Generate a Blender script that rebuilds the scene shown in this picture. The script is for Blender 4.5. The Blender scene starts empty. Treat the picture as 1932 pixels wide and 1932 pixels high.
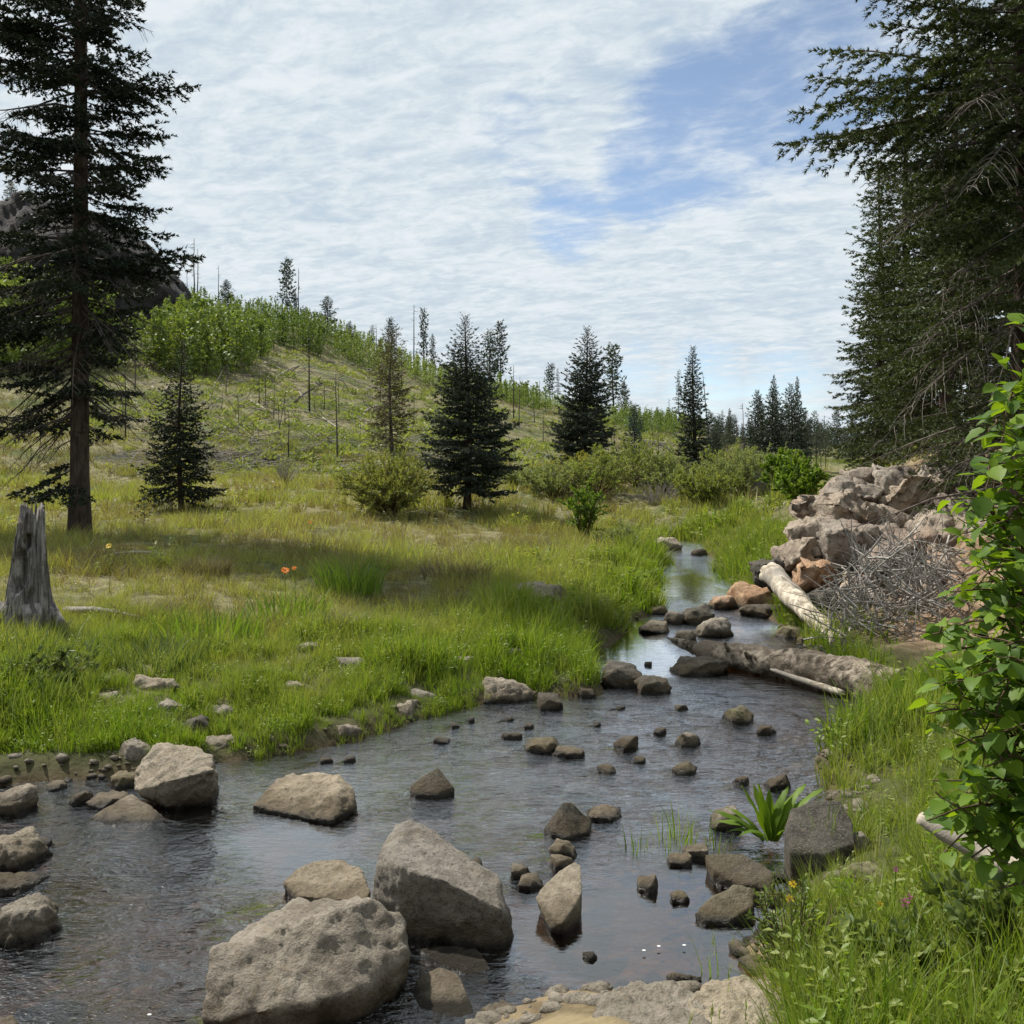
import bpy, bmesh, math, random
import numpy as np
from mathutils import Vector, Matrix, Euler

# ------------------------------------------------------------------ camera, sky, sun, exposure
H = 1.8                       # eye above the water, metres
FPX, CX, HY = 1817.0, 966.0, 860.0   # the photograph measured on a 1932 px square
SC = bpy.context.scene
COL = SC.collection
cam_d = bpy.data.cameras.new('camera')
cam_d.sensor_width = 36.0
cam_d.lens = 36.0 * FPX / 1932.0
cam_d.shift_y = -(966.0 - HY) / 1932.0
cam_d.clip_start = 0.05
cam_d.clip_end = 20000.0
cam = bpy.data.objects.new('camera', cam_d)
cam.location = (0, 0, H)
cam.rotation_euler = (math.radians(90), 0, 0)
COL.objects.link(cam)
SC.camera = cam

SUN_EL = math.radians(53)
SUN_AZ = math.radians(-53)     # from +Y towards +X
sunv = Vector((math.sin(SUN_AZ) * math.cos(SUN_EL), math.cos(SUN_AZ) * math.cos(SUN_EL), math.sin(SUN_EL)))
sun_d = bpy.data.lights.new('sun', 'SUN')
sun_d.energy = 5.0
sun_d.angle = math.radians(1.4)
sun_d.color = (1.0, 0.95, 0.86)
sun = bpy.data.objects.new('sun', sun_d)
sun.rotation_euler = (-sunv).to_track_quat('-Z', 'Y').to_euler()
COL.objects.link(sun)

SC.view_settings.view_transform = 'Standard'
SC.view_settings.look = 'None'
SC.view_settings.gamma = 1.0
SC.view_settings.exposure = 0.36
SC.view_settings.use_curve_mapping = False
SC.render.engine = 'CYCLES'
SC.cycles.use_denoising = True
SC.cycles.max_bounces = 6
SC.cycles.diffuse_bounces = 2
SC.cycles.glossy_bounces = 2
SC.cycles.transmission_bounces = 3
SC.cycles.transparent_max_bounces = 6
SC.cycles.sample_clamp_direct = 5.0
SC.cycles.sample_clamp_indirect = 3.0
SC.cycles.caustics_reflective = False
SC.cycles.caustics_refractive = False


class NT:
    """small helper to write node trees"""
    def __init__(self, tree):
        self.t = tree
        tree.nodes.clear()

    def n(self, typ, ins=None, **props):
        nd = self.t.nodes.new(typ)
        for k, v in props.items():
            setattr(nd, k, v)
        for k, v in (ins or {}).items():
            sock = nd.inputs[k]
            if isinstance(v, bpy.types.NodeSocket):
                self.t.links.new(v, sock)
            else:
                sock.default_value = v
        return nd

    def math(self, op, a, b=0.0, c=None, clamp=False):
        nd = self.t.nodes.new('ShaderNodeMath')
        nd.operation = op
        nd.use_clamp = clamp
        for i, v in enumerate((a, b) if c is None else (a, b, c)):
            if isinstance(v, bpy.types.NodeSocket):
                self.t.links.new(v, nd.inputs[i])
            else:
                nd.inputs[i].default_value = v
        return nd.outputs[0]

    def mix(self, fac, a, b):
        nd = self.t.nodes.new('ShaderNodeMix')
        nd.data_type = 'RGBA'
        for i, v in ((0, fac), (6, a), (7, b)):
            if isinstance(v, bpy.types.NodeSocket):
                self.t.links.new(v, nd.inputs[i])
            else:
                nd.inputs[i].default_value = v if i == 0 else (*v, 1.0) if len(v) == 3 else v
        return nd.outputs[2]

    def ramp(self, x, lo, hi):
        nd = self.t.nodes.new('ShaderNodeMapRange')
        nd.interpolation_type = 'SMOOTHSTEP'
        nd.clamp = True
        self.t.links.new(x, nd.inputs[0])
        nd.inputs[1].default_value = lo
        nd.inputs[2].default_value = hi
        return nd.outputs[0]

    def noise(self, vec, scale, detail=4.0, rough=0.55, dist=0.0, dims='3D'):
        nd = self.t.nodes.new('ShaderNodeTexNoise')
        nd.noise_dimensions = dims
        if vec is not None:
            self.t.links.new(vec, nd.inputs['Vector'])
        nd.inputs['Scale'].default_value = scale
        nd.inputs['Detail'].default_value = detail
        nd.inputs['Roughness'].default_value = rough
        nd.inputs['Distortion'].default_value = dist
        return nd.outputs[0]

    def map(self, vec, scale=(1, 1, 1), rot=(0, 0, 0), loc=(0, 0, 0)):
        nd = self.t.nodes.new('ShaderNodeMapping')
        self.t.links.new(vec, nd.inputs['Vector'])
        nd.inputs['Scale'].default_value = scale
        nd.inputs['Rotation'].default_value = rot
        nd.inputs['Location'].default_value = loc
        return nd.outputs[0]

    def link(self, a, b):
        self.t.links.new(a, b)


def build_world():
    w = bpy.data.worlds.new('World')
    SC.world = w
    w.use_nodes = True
    t = NT(w.node_tree)
    sky = t.n('ShaderNodeTexSky', sky_type='NISHITA', sun_disc=False, sun_elevation=SUN_EL,
              sun_rotation=SUN_AZ % (2 * math.pi), altitude=2400.0, air_density=1.0, dust_density=0.6, ozone_density=1.2)
    tc = t.n('ShaderNodeTexCoord')
    d = t.n('ShaderNodeVectorMath', {0: tc.outputs['Generated']}, operation='NORMALIZE').outputs[0]
    sep = t.n('ShaderNodeSeparateXYZ', {0: d})
    zz = t.math('MAXIMUM', sep.outputs[2], 0.0)
    # clouds on a sheet overhead: project the direction on it
    k = t.math('DIVIDE', 1.0, t.math('ADD', zz, 0.13))
    pv = t.n('ShaderNodeCombineXYZ', {0: t.math('MULTIPLY', sep.outputs[0], k), 1: t.math('MULTIPLY', sep.outputs[1], k), 2: 0.0}).outputs[0]
    pr = t.map(pv, rot=(0, 0, math.radians(24)))
    big = t.noise(pr, 0.9, 3.0, 0.5, 0.3)
    mid = t.noise(t.map(pr, scale=(1.0, 1.35, 1.0), loc=(3, 7, 0)), 2.6, 9.0, 0.6, 0.7)
    puff = t.noise(t.map(pr, scale=(1.0, 1.5, 1.0), loc=(11, 2, 0)), 8.5, 7.0, 0.62, 0.6)
    wisp = t.noise(t.map(pr, scale=(1.0, 1.5, 1.0), loc=(1, 4, 0)), 24.0, 5.0, 0.6, 0.7)

    def lobe(px, py, r_in, r_out):
        g = Vector(((px - CX) / FPX, 1.0, (HY - py) / FPX)).normalized()
        dt = t.n('ShaderNodeVectorMath', {0: d, 1: tuple(g)}, operation='DOT_PRODUCT').outputs['Value']
        return t.ramp(dt, math.cos(math.radians(r_out)), math.cos(math.radians(r_in)))
    gap = None
    for px, py, ri, ro, wgt in ((1460, 190, 2.0, 6.5, 1.0), (1330, 250, 1.5, 6.0, 1.0), (1220, 330, 0.8, 4.2, .9), (1075, 415, 0.3, 3.6, .8),
                                (1590, 130, 2.0, 7.0, .85), (1740, 110, 2.0, 9.0, .6), (1000, 330, .2, 3.0, .35), (960, 245, .2, 3.0, .35),
                                (1330, 720, 0.3, 3.6, .7), (1200, 700, .3, 2.6, .55), (1480, 735, .5, 3.6, .75), (1500, 130, 1, 5, .7), (900, 720, .2, 2.5, .3)):
        l = t.math('MULTIPLY', lobe(px, py, ri, ro), wgt)
        gap = l if gap is None else t.math('MAXIMUM', gap, l)
    dens = t.math('ADD', t.math('MULTIPLY', big, 0.34), t.math('MULTIPLY', mid, 0.62))
    dens = t.math('ADD', dens, t.math('MULTIPLY', puff, 0.36))
    dens = t.math('ADD', dens, t.math('MULTIPLY', wisp, 0.05))
    dens = t.math('SUBTRACT', dens, t.math('MULTIPLY', gap, 0.37))
    cov = t.math('ADD', t.math('MULTIPLY', t.ramp(dens, 0.25, 0.62), 0.84), 0.16)
    # cloud tone: thin parts greyer-blue, thick parts white
    tone = t.ramp(t.math('ADD', t.math('ADD', t.math('MULTIPLY', mid, 0.38), t.math('MULTIPLY', puff, 0.44)), t.math('MULTIPLY', wisp, 0.18)), 0.37, 0.63)
    cloud = t.mix(tone, (5.2, 6.15, 6.95), (7.5, 8.05, 8.4))
    skyc = t.n('ShaderNodeMix', {0: 1.0, 6: sky.outputs[0], 7: (1.5, 1.45, 1.38, 1)}, data_type='RGBA', blend_type='MULTIPLY').outputs[2]
    col = t.mix(cov, skyc, cloud)
    bg = t.n('ShaderNodeBackground', {'Color': col, 'Strength': 0.085})
    out = t.n('ShaderNodeOutputWorld')
    t.link(bg.outputs[0], out.inputs[0])


build_world()

# ------------------------------------------------------------------ numeric helpers
RNG = np.random.default_rng(11)


def _hash(i, j, k, seed):
    h = (i.astype(np.uint32) * np.uint32(374761393) + j.astype(np.uint32) * np.uint32(668265263)
         + k.astype(np.uint32) * np.uint32(2246822519) + np.uint32((seed * 3266489917) & 0xffffffff))
    h = (h ^ (h >> np.uint32(13))) * np.uint32(1274126177)
    h = h ^ (h >> np.uint32(16))
    return (h & np.uint32(0xffffff)).astype(np.float64) / float(0xffffff) * 2 - 1


def vnoise(p, seed=0):
    p = np.asarray(p, float)
    fl = np.floor(p)
    f = p - fl
    u = f * f * f * (f * (f * 6 - 15) + 10)
    i = fl.astype(np.int64)
    r = 0
    for a in (0, 1):
        wa = u[:, 0] if a else 1 - u[:, 0]
        for b in (0, 1):
            wb = u[:, 1] if b else 1 - u[:, 1]
            for c in (0, 1):
                wc = u[:, 2] if c else 1 - u[:, 2]
                r = r + wa * wb * wc * _hash(i[:, 0] + a, i[:, 1] + b, i[:, 2] + c, seed)
    return r


def fbm(p, octv=4, seed=0, gain=0.5, lac=2.03):
    p = np.asarray(p, float)
    a, s, tot = 1.0, 0, 0.0
    for o in range(octv):
        s = s + a * vnoise(p, seed + o * 17)
        tot += a
        a *= gain
        p = p * lac + 13.7
    return s / tot


def ss(a, b, x):
    t = np.clip((np.asarray(x, float) - a) / (b - a), 0, 1)
    return t * t * (3 - 2 * t)


def unit(v):
    v = np.asarray(v, float)
    return v / np.maximum(np.linalg.norm(v, axis=-1, keepdims=True), 1e-9)


def at(px, py, Y):
    """a photograph position at a given distance, in the world"""
    return Vector(((px - CX) / FPX * Y, Y, H - (py - HY) / FPX * Y))


def wat(px, py):
    """a photograph position on the water"""
    Y = H * FPX / (py - HY)
    return Vector(((px - CX) / FPX * Y, Y, 0.0))


# ------------------------------------------------------------------ object helpers
def tag(o, label=None, cat=None, group=None, kind=None):
    for k, v in (('label', label), ('category', cat), ('group', group), ('kind', kind)):
        if v:
            o[k] = v
    return o


def link(name, me, mats=(), parent=None, loc=None):
    o = bpy.data.objects.new(name, me)
    COL.objects.link(o)
    if me is not None and mats and len(me.materials) == 0:
        for m in (mats if isinstance(mats, (list, tuple)) else [mats]):
            me.materials.append(m)
    if parent is not None:
        o.parent = parent
    if loc is not None:
        o.location = loc
    return o


def np_mesh(name, verts, tris=None, quads=None, smooth=False, attrs=None, loose=False):
    me = bpy.data.meshes.new(name)
    verts = np.asarray(verts, np.float32).reshape(-1, 3)
    me.vertices.add(len(verts))
    me.vertices.foreach_set('co', verts.ravel())
    tris = np.zeros((0, 3), np.int32) if tris is None else np.asarray(tris, np.int32).reshape(-1, 3)
    quads = np.zeros((0, 4), np.int32) if quads is None else np.asarray(quads, np.int32).reshape(-1, 4)
    nl = tris.size + quads.size
    if nl:
        me.loops.add(nl)
        me.loops.foreach_set('vertex_index', np.concatenate([tris.ravel(), quads.ravel()]))
        me.polygons.add(len(tris) + len(quads))
        st = np.concatenate([np.arange(len(tris)) * 3, tris.size + np.arange(len(quads)) * 4]).astype(np.int32)
        me.polygons.foreach_set('loop_start', st)
        if smooth:
            me.polygons.foreach_set('use_smooth', np.ones(len(st), bool))
    for k, v in (attrs or {}).items():
        v = np.asarray(v)
        if v.dtype.kind == 'i':
            a = me.attributes.new(k, 'INT', 'POINT')
            a.data.foreach_set('value', v.astype(np.int32))
        elif v.ndim == 2:
            a = me.attributes.new(k, 'FLOAT_VECTOR', 'POINT')
            a.data.foreach_set('vector', v.astype(np.float32).ravel())
        else:
            a = me.attributes.new(k, 'FLOAT', 'POINT')
            a.data.foreach_set('value', v.astype(np.float32))
    me.update(calc_edges=True)
    me.validate()
    return me


class Buf:
    """collects triangles, quads and a per-vertex tint"""
    def __init__(self):
        self.v, self.t, self.q, self.a, self.n = [], [], [], [], 0

    def add(self, v, t=None, q=None, tint=0.5):
        v = np.asarray(v, float).reshape(-1, 3)
        if t is not None and len(t):
            self.t.append(np.asarray(t).reshape(-1, 3) + self.n)
        if q is not None and len(q):
            self.q.append(np.asarray(q).reshape(-1, 4) + self.n)
        self.v.append(v)
        self.a.append(np.full(len(v), tint, float) if np.isscalar(tint) else np.asarray(tint, float))
        self.n += len(v)

    def arrays(self):
        return (np.concatenate(self.v) if self.v else np.zeros((0, 3)),
                np.concatenate(self.t) if self.t else np.zeros((0, 3), int),
                np.concatenate(self.q) if self.q else np.zeros((0, 4), int),
                np.concatenate(self.a) if self.a else np.zeros(0))

    def mesh(self, name, smooth=False):
        v, t, q, a = self.arrays()
        return np_mesh(name, v, t, q, smooth, {'tint': a})


def tube(buf, pts, rad, k=6, tint=0.5, cap=True, rough=0.0, seed=0):
    """a tube along one polyline with a radius per point"""
    pts = np.asarray(pts, float)
    rad = np.broadcast_to(np.asarray(rad, float), (len(pts),))
    tan = unit(np.gradient(pts, axis=0))
    up = np.array([0.0, 0, 1]) if abs(tan[0, 2]) < 0.9 else np.array([1.0, 0, 0])
    s = unit(np.cross(tan, up))
    u = np.cross(s, tan)
    th = np.arange(k) / k * 2 * np.pi
    ring = s[:, None, :] * np.cos(th)[None, :, None] + u[:, None, :] * np.sin(th)[None, :, None]
    r = np.repeat(rad[:, None], k, 1)
    if rough:
        q = (pts[:, None, :] + ring * rad[:, None, None])
        r = r * (1 + rough * fbm(q.reshape(-1, 3) * (0.6 / max(rad.max(), 1e-4)), 5, seed, .6).reshape(r.shape))
    v = pts[:, None, :] + ring * r[:, :, None]
    n = len(pts)
    i = np.arange(n - 1)[:, None] * k
    j = np.arange(k)[None, :]
    j2 = (j + 1) % k
    q = np.stack([i + j, i + j2, i + k + j2, i + k + j], -1).reshape(-1, 4)
    v = v.reshape(-1, 3)
    t = []
    if cap:
        v = np.vstack([v, pts[0], pts[-1]])
        c0, c1 = n * k, n * k + 1
        jj = np.arange(k)
        t = np.vstack([np.stack([np.full(k, c0), (jj + 1) % k, jj], 1),
                       np.stack([np.full(k, c1), (n - 1) * k + jj, (n - 1) * k + (jj + 1) % k], 1)])
    buf.add(v, t, q, tint)


def thin_tubes(buf, P, R, tint=0.5):
    """many three-sided tubes at once: P (N, m, 3), R (N, m)"""
    P = np.asarray(P, float)
    N, m, _ = P.shape
    if N == 0:
        return
    tan = unit(np.gradient(P, axis=1))
    up = np.where(np.abs(tan[:, :1, 2:3]) < 0.9, np.array([0.0, 0, 1]), np.array([1.0, 0, 0]))
    s = unit(np.cross(tan, np.broadcast_to(up, tan.shape)))
    u = np.cross(s, tan)
    th = np.arange(3) / 3 * 2 * np.pi
    v = P[:, :, None, :] + R[:, :, None, None] * (s[:, :, None, :] * np.cos(th)[:, None] + u[:, :, None, :] * np.sin(th)[:, None])
    base = (np.arange(N) * m * 3)[:, None, None]
    i = (np.arange(m - 1) * 3)[None, :, None]
    j = np.arange(3)[None, None, :]
    j2 = (j + 1) % 3
    q = np.stack([base + i + j, base + i + j2, base + i + 3 + j2, base + i + 3 + j], -1).reshape(-1, 4)
    tt = tint if np.isscalar(tint) else np.repeat(tint, m * 3)
    buf.add(v.reshape(-1, 3), None, q, tt)


def brush(buf, P, D, L, n, sl, sw, rng, up=0.15, spread=0.7, tint=None, k=1.0):
    """twigs clothed with needles: n narrow spikes along each twig"""
    N = len(P)
    if N == 0:
        return
    D = unit(D)
    t = rng.random((N, n))
    base = P[:, None, :] + D[:, None, :] * (np.asarray(L).reshape(-1, 1) * t)[:, :, None]
    R = rng.normal(size=(N, n, 3))
    R = unit(R - (R * D[:, None, :]).sum(-1, keepdims=True) * D[:, None, :])
    dr = D[:, None, :] * (1 - 0.5 * spread) + R * spread
    dr[..., 2] += up
    dr = unit(dr)
    kk = np.broadcast_to(np.asarray(k, float), (N,))[:, None]
    w = unit(np.cross(dr, rng.normal(size=(N, n, 3)))) * (kk * sw * rng.uniform(0.7, 1.3, (N, n)))[:, :, None] * 0.5
    tip = base + dr * (kk * sl * rng.uniform(0.7, 1.25, (N, n)))[:, :, None]
    v = np.stack([base - w, base + w, tip], 2).reshape(-1, 3)
    tr = np.arange(N * n * 3).reshape(-1, 3)
    if tint is None:
        tint = rng.random(N)
    buf.add(v, tr, None, np.repeat(tint, n * 3))


def leaves(buf, P, D, Nn, ln, wd, tint):
    """two-triangle pointed leaves folded on the midrib: P base, D direction, Nn side"""
    N = len(P)
    if N == 0:
        return
    D = unit(D)
    S = unit(np.cross(D, Nn))
    U = np.cross(S, D)
    ln = np.broadcast_to(ln, (N,))[:, None]
    wd = np.broadcast_to(wd, (N,))[:, None]
    m = P + D * ln * 0.45
    v = np.stack([P, m + S * wd * .5 + U * wd * .12, P + D * ln - U * ln * .10, m - S * wd * .5 + U * wd * .12], 1).reshape(-1, 3)
    b = (np.arange(N) * 4)[:, None]
    t = np.concatenate([b + np.array([[0, 1, 2]]), b + np.array([[0, 2, 3]])], 0)
    buf.add(v, t, None, np.repeat(tint, 4))


def tri_leaves(buf, P, D, Nn, ln, wd, tint):
    """one-triangle leaves for foliage far away"""
    N = len(P)
    D = unit(D)
    S = unit(np.cross(D, Nn))
    ln = np.broadcast_to(ln, (N,))[:, None]
    wd = np.broadcast_to(wd, (N,))[:, None]
    v = np.stack([P - S * wd * .5, P + S * wd * .5, P + D * ln], 1).reshape(-1, 3)
    buf.add(v, np.arange(N * 3).reshape(-1, 3), None, np.repeat(tint, 3))


# ------------------------------------------------------------------ materials
def new_mat(name):
    m = bpy.data.materials.new(name)
    m.use_nodes = True
    return m, NT(m.node_tree)


def finish(t, shader, disp=None):
    out = t.n('ShaderNodeOutputMaterial')
    t.link(shader, out.inputs[0])


def mat_foliage(name, c_lo, c_hi, trans=0.35, rough=0.55, obj_rand=0.0, tcol=(1.25, 1.2, 0.5), spec=0.3, c_dead=None):
    m, t = new_mat(name)
    a = t.n('ShaderNodeAttribute', attribute_name='tint').outputs['Fac']
    if obj_rand:
        r = t.n('ShaderNodeObjectInfo').outputs['Random']
        a = t.math('ADD', a, t.math('MULTIPLY', t.math('SUBTRACT', r, 0.5), obj_rand), clamp=True)
    c = t.mix(a, c_lo, c_hi)
    if c_dead:
        c = t.mix(t.ramp(a, 0.0, 0.16), c_dead, c)
    p = t.n('ShaderNodeBsdfPrincipled', {'Base Color': c, 'Roughness': rough, 'Specular IOR Level': spec})
    tc = t.n('ShaderNodeMix', {0: 1.0, 6: c, 7: (*tcol, 1)}, data_type='RGBA', blend_type='MULTIPLY').outputs[2]
    tr = t.n('ShaderNodeBsdfTranslucent', {'Color': tc})
    mx = t.n('ShaderNodeMixShader', {0: trans, 1: p.outputs[0], 2: tr.outputs[0]})
    finish(t, mx.outputs[0])
    return m


def mat_bark(name, c1, c2, scale=14.0, stretch=0.18, bump=0.6, rough=0.9, c3=None):
    m, t = new_mat(name)
    tc = t.n('ShaderNodeTexCoord').outputs['Object']
    v = t.map(tc, scale=(1, 1, stretch))
    n1 = t.noise(v, scale, 7.0, 0.65, 0.6)
    n2 = t.noise(tc, scale * 0.23, 3.0, 0.5)
    c = t.mix(t.ramp(n1, 0.32, 0.68), c1, c2)
    if c3:
        c = t.mix(t.ramp(n2, 0.5, 0.68), c, c3)
    b = t.n('ShaderNodeBump', {'Strength': bump, 'Distance': 0.02, 'Height': n1})
    p = t.n('ShaderNodeBsdfPrincipled', {'Base Color': c, 'Roughness': rough, 'Specular IOR Level': 0.2, 'Normal': b.outputs[0]})
    finish(t, p.outputs[0])
    return m


def mat_wood(name, c1, c2, c3, along='X', scale=30.0, bump=0.7):
    """weathered wood: grain runs along one local axis"""
    m, t = new_mat(name)
    tc = t.n('ShaderNodeTexCoord').outputs['Object']
    sc = {'X': (0.06, 1, 1), 'Z': (1, 1, 0.06), 'N': (1, 1, 1)}[along]
    n1 = t.noise(t.map(tc, scale=sc), scale, 6.0, 0.65, 0.4)
    n2 = t.noise(tc, scale * 0.16, 5.0, 0.65)
    n3 = t.noise(tc, scale * 1.7, 4.0, 0.7)
    c = t.mix(t.ramp(n1, 0.35, 0.65), c1, c2)
    c = t.mix(t.ramp(n2, 0.46, 0.64), c, c3)
    hgt = t.math('ADD', n1, t.math('MULTIPLY', n3, 0.5))
    b = t.n('ShaderNodeBump', {'Strength': bump, 'Distance': 0.02, 'Height': hgt})
    p = t.n('ShaderNodeBsdfPrincipled', {'Base Color': c, 'Roughness': 0.9, 'Specular IOR Level': 0.2, 'Normal': b.outputs[0]})
    finish(t, p.outputs[0])
    return m


def mat_rock(name, c1, c2, c3, scale=6.0, bump=0.5, wet=True, spot=(0.09, 0.085, 0.07), bdist=0.035, fleck=(0.46, 0.42, 0.36), stain=(0.26, 0.19, 0.11)):
    m, t = new_mat(name)
    tc = t.n('ShaderNodeTexCoord').outputs['Object']
    geo = t.n('ShaderNodeNewGeometry')
    r = t.n('ShaderNodeObjectInfo').outputs['Random']
    off = t.n('ShaderNodeVectorMath', {0: tc, 1: t.n('ShaderNodeCombineXYZ', {0: t.math('MULTIPLY', r, 37.0), 1: t.math('MULTIPLY', r, 11.0), 2: r}).outputs[0]}, operation='ADD').outputs[0]
    n1 = t.noise(off, scale, 9.0, 0.68, 0.3)
    n2 = t.noise(off, scale * 0.35, 5.0, 0.6, 0.6)
    n3 = t.noise(off, scale * 5.0, 6.0, 0.75)
    n4 = t.noise(off, scale * 13.0, 3.0, 0.6)
    c = t.mix(t.ramp(n1, 0.34, 0.66), c1, c2)
    c = t.mix(t.ramp(n2, 0.5, 0.68), c, c3)
    c = t.mix(t.math('MULTIPLY', t.ramp(n3, 0.50, 0.66), 0.75), c, spot)
    c = t.mix(t.math('MULTIPLY', t.ramp(n4, 0.55, 0.72), 0.5), c, fleck)
    n5 = t.noise(off, scale * 0.8, 6.0, 0.7, 1.2)
    c = t.mix(t.math('MULTIPLY', t.ramp(n5, 0.56, 0.70), 0.55), c, stain)
    hv = t.n('ShaderNodeHueSaturation', {'Color': c, 'Value': t.math('ADD', t.math('MULTIPLY', r, 0.26), 0.68), 'Saturation': t.math('ADD', t.math('MULTIPLY', r, 0.3), 0.85)})
    c = hv.outputs[0]
    rough = 0.88
    if wet:
        z = t.n('ShaderNodeSeparateXYZ', {0: geo.outputs['Position']}).outputs[2]
        wv = t.math('SUBTRACT', 1.0, t.ramp(t.math('ADD', z, t.math('MULTIPLY', t.math('SUBTRACT', n1, 0.5), 0.07)), 0.010, 0.036))
        sv = t.math('SUBTRACT', 1.0, t.ramp(t.math('ADD', z, t.math('MULTIPLY', t.math('SUBTRACT', n5, 0.5), 0.22)), 0.02, 0.14))
        c = t.mix(t.math('MULTIPLY', sv, 0.78), c, (0.085, 0.062, 0.034))
        c = t.mix(wv, c, (0.03, 0.025, 0.018))
        rough = t.math('SUBTRACT', 0.88, t.math('MULTIPLY', wv, 0.6))
    hgt = t.math('ADD', t.math('ADD', n1, t.math('MULTIPLY', n3, 0.55)), t.math('MULTIPLY', n4, 0.22))
    b = t.n('ShaderNodeBump', {'Strength': bump, 'Distance': bdist, 'Height': hgt})
    p = t.n('ShaderNodeBsdfPrincipled', {'Base Color': c, 'Roughness': rough, 'Specular IOR Level': 0.3, 'Normal': b.outputs[0]})
    finish(t, p.outputs[0])
    return m


M = {}
M['rock'] = mat_rock('rock_grey_tan', (0.24, 0.20, 0.155), (0.46, 0.40, 0.32), (0.34, 0.295, 0.235), 9.0, 1.0)
M['rock_tan'] = mat_rock('rock_tan', (0.29, 0.245, 0.18), (0.48, 0.41, 0.315), (0.36, 0.30, 0.22), 10.0, 0.9)
M['rock_dark'] = mat_rock('rock_dark', (0.06, 0.052, 0.042), (0.15, 0.13, 0.105), (0.10, 0.088, 0.055), 10.0, 0.9)
M['rock_moss'] = mat_rock('rock_mossy', (0.13, 0.12, 0.07), (0.26, 0.23, 0.15), (0.16, 0.17, 0.06), 9.0, 0.8)
M['rock_pink'] = mat_rock('rock_pinkish', (0.31, 0.245, 0.19), (0.58, 0.49, 0.39), (0.46, 0.335, 0.245), 3.2, 1.0, wet=False, bdist=0.06)
M['rock_brown'] = mat_rock('rock_brown', (0.34, 0.20, 0.12), (0.56, 0.38, 0.25), (0.40, 0.27, 0.19), 6.0, 0.9)
M['rock_cliff'] = mat_rock('rock_cliff', (0.02, 0.018, 0.018), (0.055, 0.048, 0.047), (0.036, 0.032, 0.032), 0.35, 1.0, wet=False, bdist=0.6, spot=(0.03, 0.028, 0.028), fleck=(0.07, 0.065, 0.065), stain=(0.03, 0.027, 0.025))
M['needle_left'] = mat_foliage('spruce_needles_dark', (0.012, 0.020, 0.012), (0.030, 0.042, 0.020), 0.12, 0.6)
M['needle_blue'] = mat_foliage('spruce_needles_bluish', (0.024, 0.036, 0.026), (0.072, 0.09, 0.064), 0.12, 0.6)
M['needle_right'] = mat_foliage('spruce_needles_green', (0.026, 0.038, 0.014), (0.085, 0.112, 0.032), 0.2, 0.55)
M['needle_fresh'] = mat_foliage('spruce_needles_fresh', (0.04, 0.075, 0.018), (0.085, 0.14, 0.03), 0.25, 0.55)
M['needle_far'] = mat_foliage('conifer_needles_far', (0.032, 0.046, 0.030), (0.075, 0.095, 0.060), 0.15, 0.7, obj_rand=0.5)
M['needle_rust'] = mat_foliage('conifer_needles_dying', (0.075, 0.06, 0.032), (0.13, 0.115, 0.055), 0.15, 0.7)
M['needle_steel'] = mat_foliage('spruce_needles_steel_blue', (0.05, 0.075, 0.065), (0.09, 0.125, 0.11), 0.12, 0.7)
M['bark'] = mat_bark('spruce_bark', (0.028, 0.021, 0.017), (0.085, 0.06, 0.045), 16.0, 0.25)
M['bark_far'] = mat_bark('dead_bark', (0.05, 0.04, 0.035), (0.13, 0.11, 0.095), 6.0, 0.2)
M['bark_char'] = mat_bark('charred_bark', (0.018, 0.016, 0.015), (0.05, 0.045, 0.04), 6.0, 0.2)
M['deadtwig'] = mat_bark('dead_twigs_grey', (0.13, 0.115, 0.10), (0.33, 0.30, 0.27), 20.0, 1.0, 0.2)
M['brush_grey'] = mat_bark('brush_silver_grey', (0.17, 0.155, 0.14), (0.46, 0.43, 0.395), 20.0, 1.0, 0.2)
M['deadtwig_mid'] = mat_bark('dead_twigs_brownish', (0.07, 0.058, 0.048), (0.20, 0.175, 0.15), 20.0, 1.0, 0.2)
M['deadtwig_dark'] = mat_bark('dead_twigs_dark', (0.05, 0.04, 0.035), (0.13, 0.11, 0.095), 20.0, 1.0, 0.2)
M['stem'] = mat_bark('shrub_stem', (0.07, 0.045, 0.03), (0.16, 0.11, 0.075), 40.0, 1.0, 0.2)
M['log'] = mat_wood('weathered_log', (0.06, 0.045, 0.032), (0.42, 0.35, 0.27), (0.17, 0.135, 0.10), 'N', 16.0, 1.0)
M['log_pale'] = mat_wood('bleached_log', (0.24, 0.20, 0.15), (0.62, 0.55, 0.44), (0.28, 0.25, 0.215), 'N', 12.0, 0.5)
M['log_hill'] = mat_wood('fallen_trunk_pale', (0.22, 0.19, 0.15), (0.42, 0.37, 0.30), (0.26, 0.23, 0.19), 'N', 3.0, 0.4)
M['stump'] = mat_wood('stump_wood', (0.045, 0.04, 0.038), (0.40, 0.365, 0.34), (0.12, 0.105, 0.095), 'Z', 34.0, 1.0)
M['willow'] = mat_foliage('willow_leaves', (0.15, 0.19, 0.06), (0.28, 0.32, 0.11), 0.45, 0.5)
M['willow_grey'] = mat_foliage('willow_leaves_greyish', (0.16, 0.20, 0.09), (0.30, 0.34, 0.16), 0.42, 0.5)
M['willow_bush'] = mat_foliage('willow_leaves_olive', (0.15, 0.175, 0.05), (0.29, 0.31, 0.105), 0.45, 0.5)
M['willow_gold'] = mat_foliage('willow_leaves_golden', (0.17, 0.18, 0.045), (0.33, 0.32, 0.10), 0.5, 0.5)
M['sapling'] = mat_foliage('sapling_leaves', (0.09, 0.16, 0.025), (0.18, 0.27, 0.045), 0.5, 0.45)
M['sage'] = mat_foliage('dark_tuft_leaves', (0.10, 0.085, 0.055), (0.22, 0.19, 0.12), 0.3, 0.7)
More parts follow.
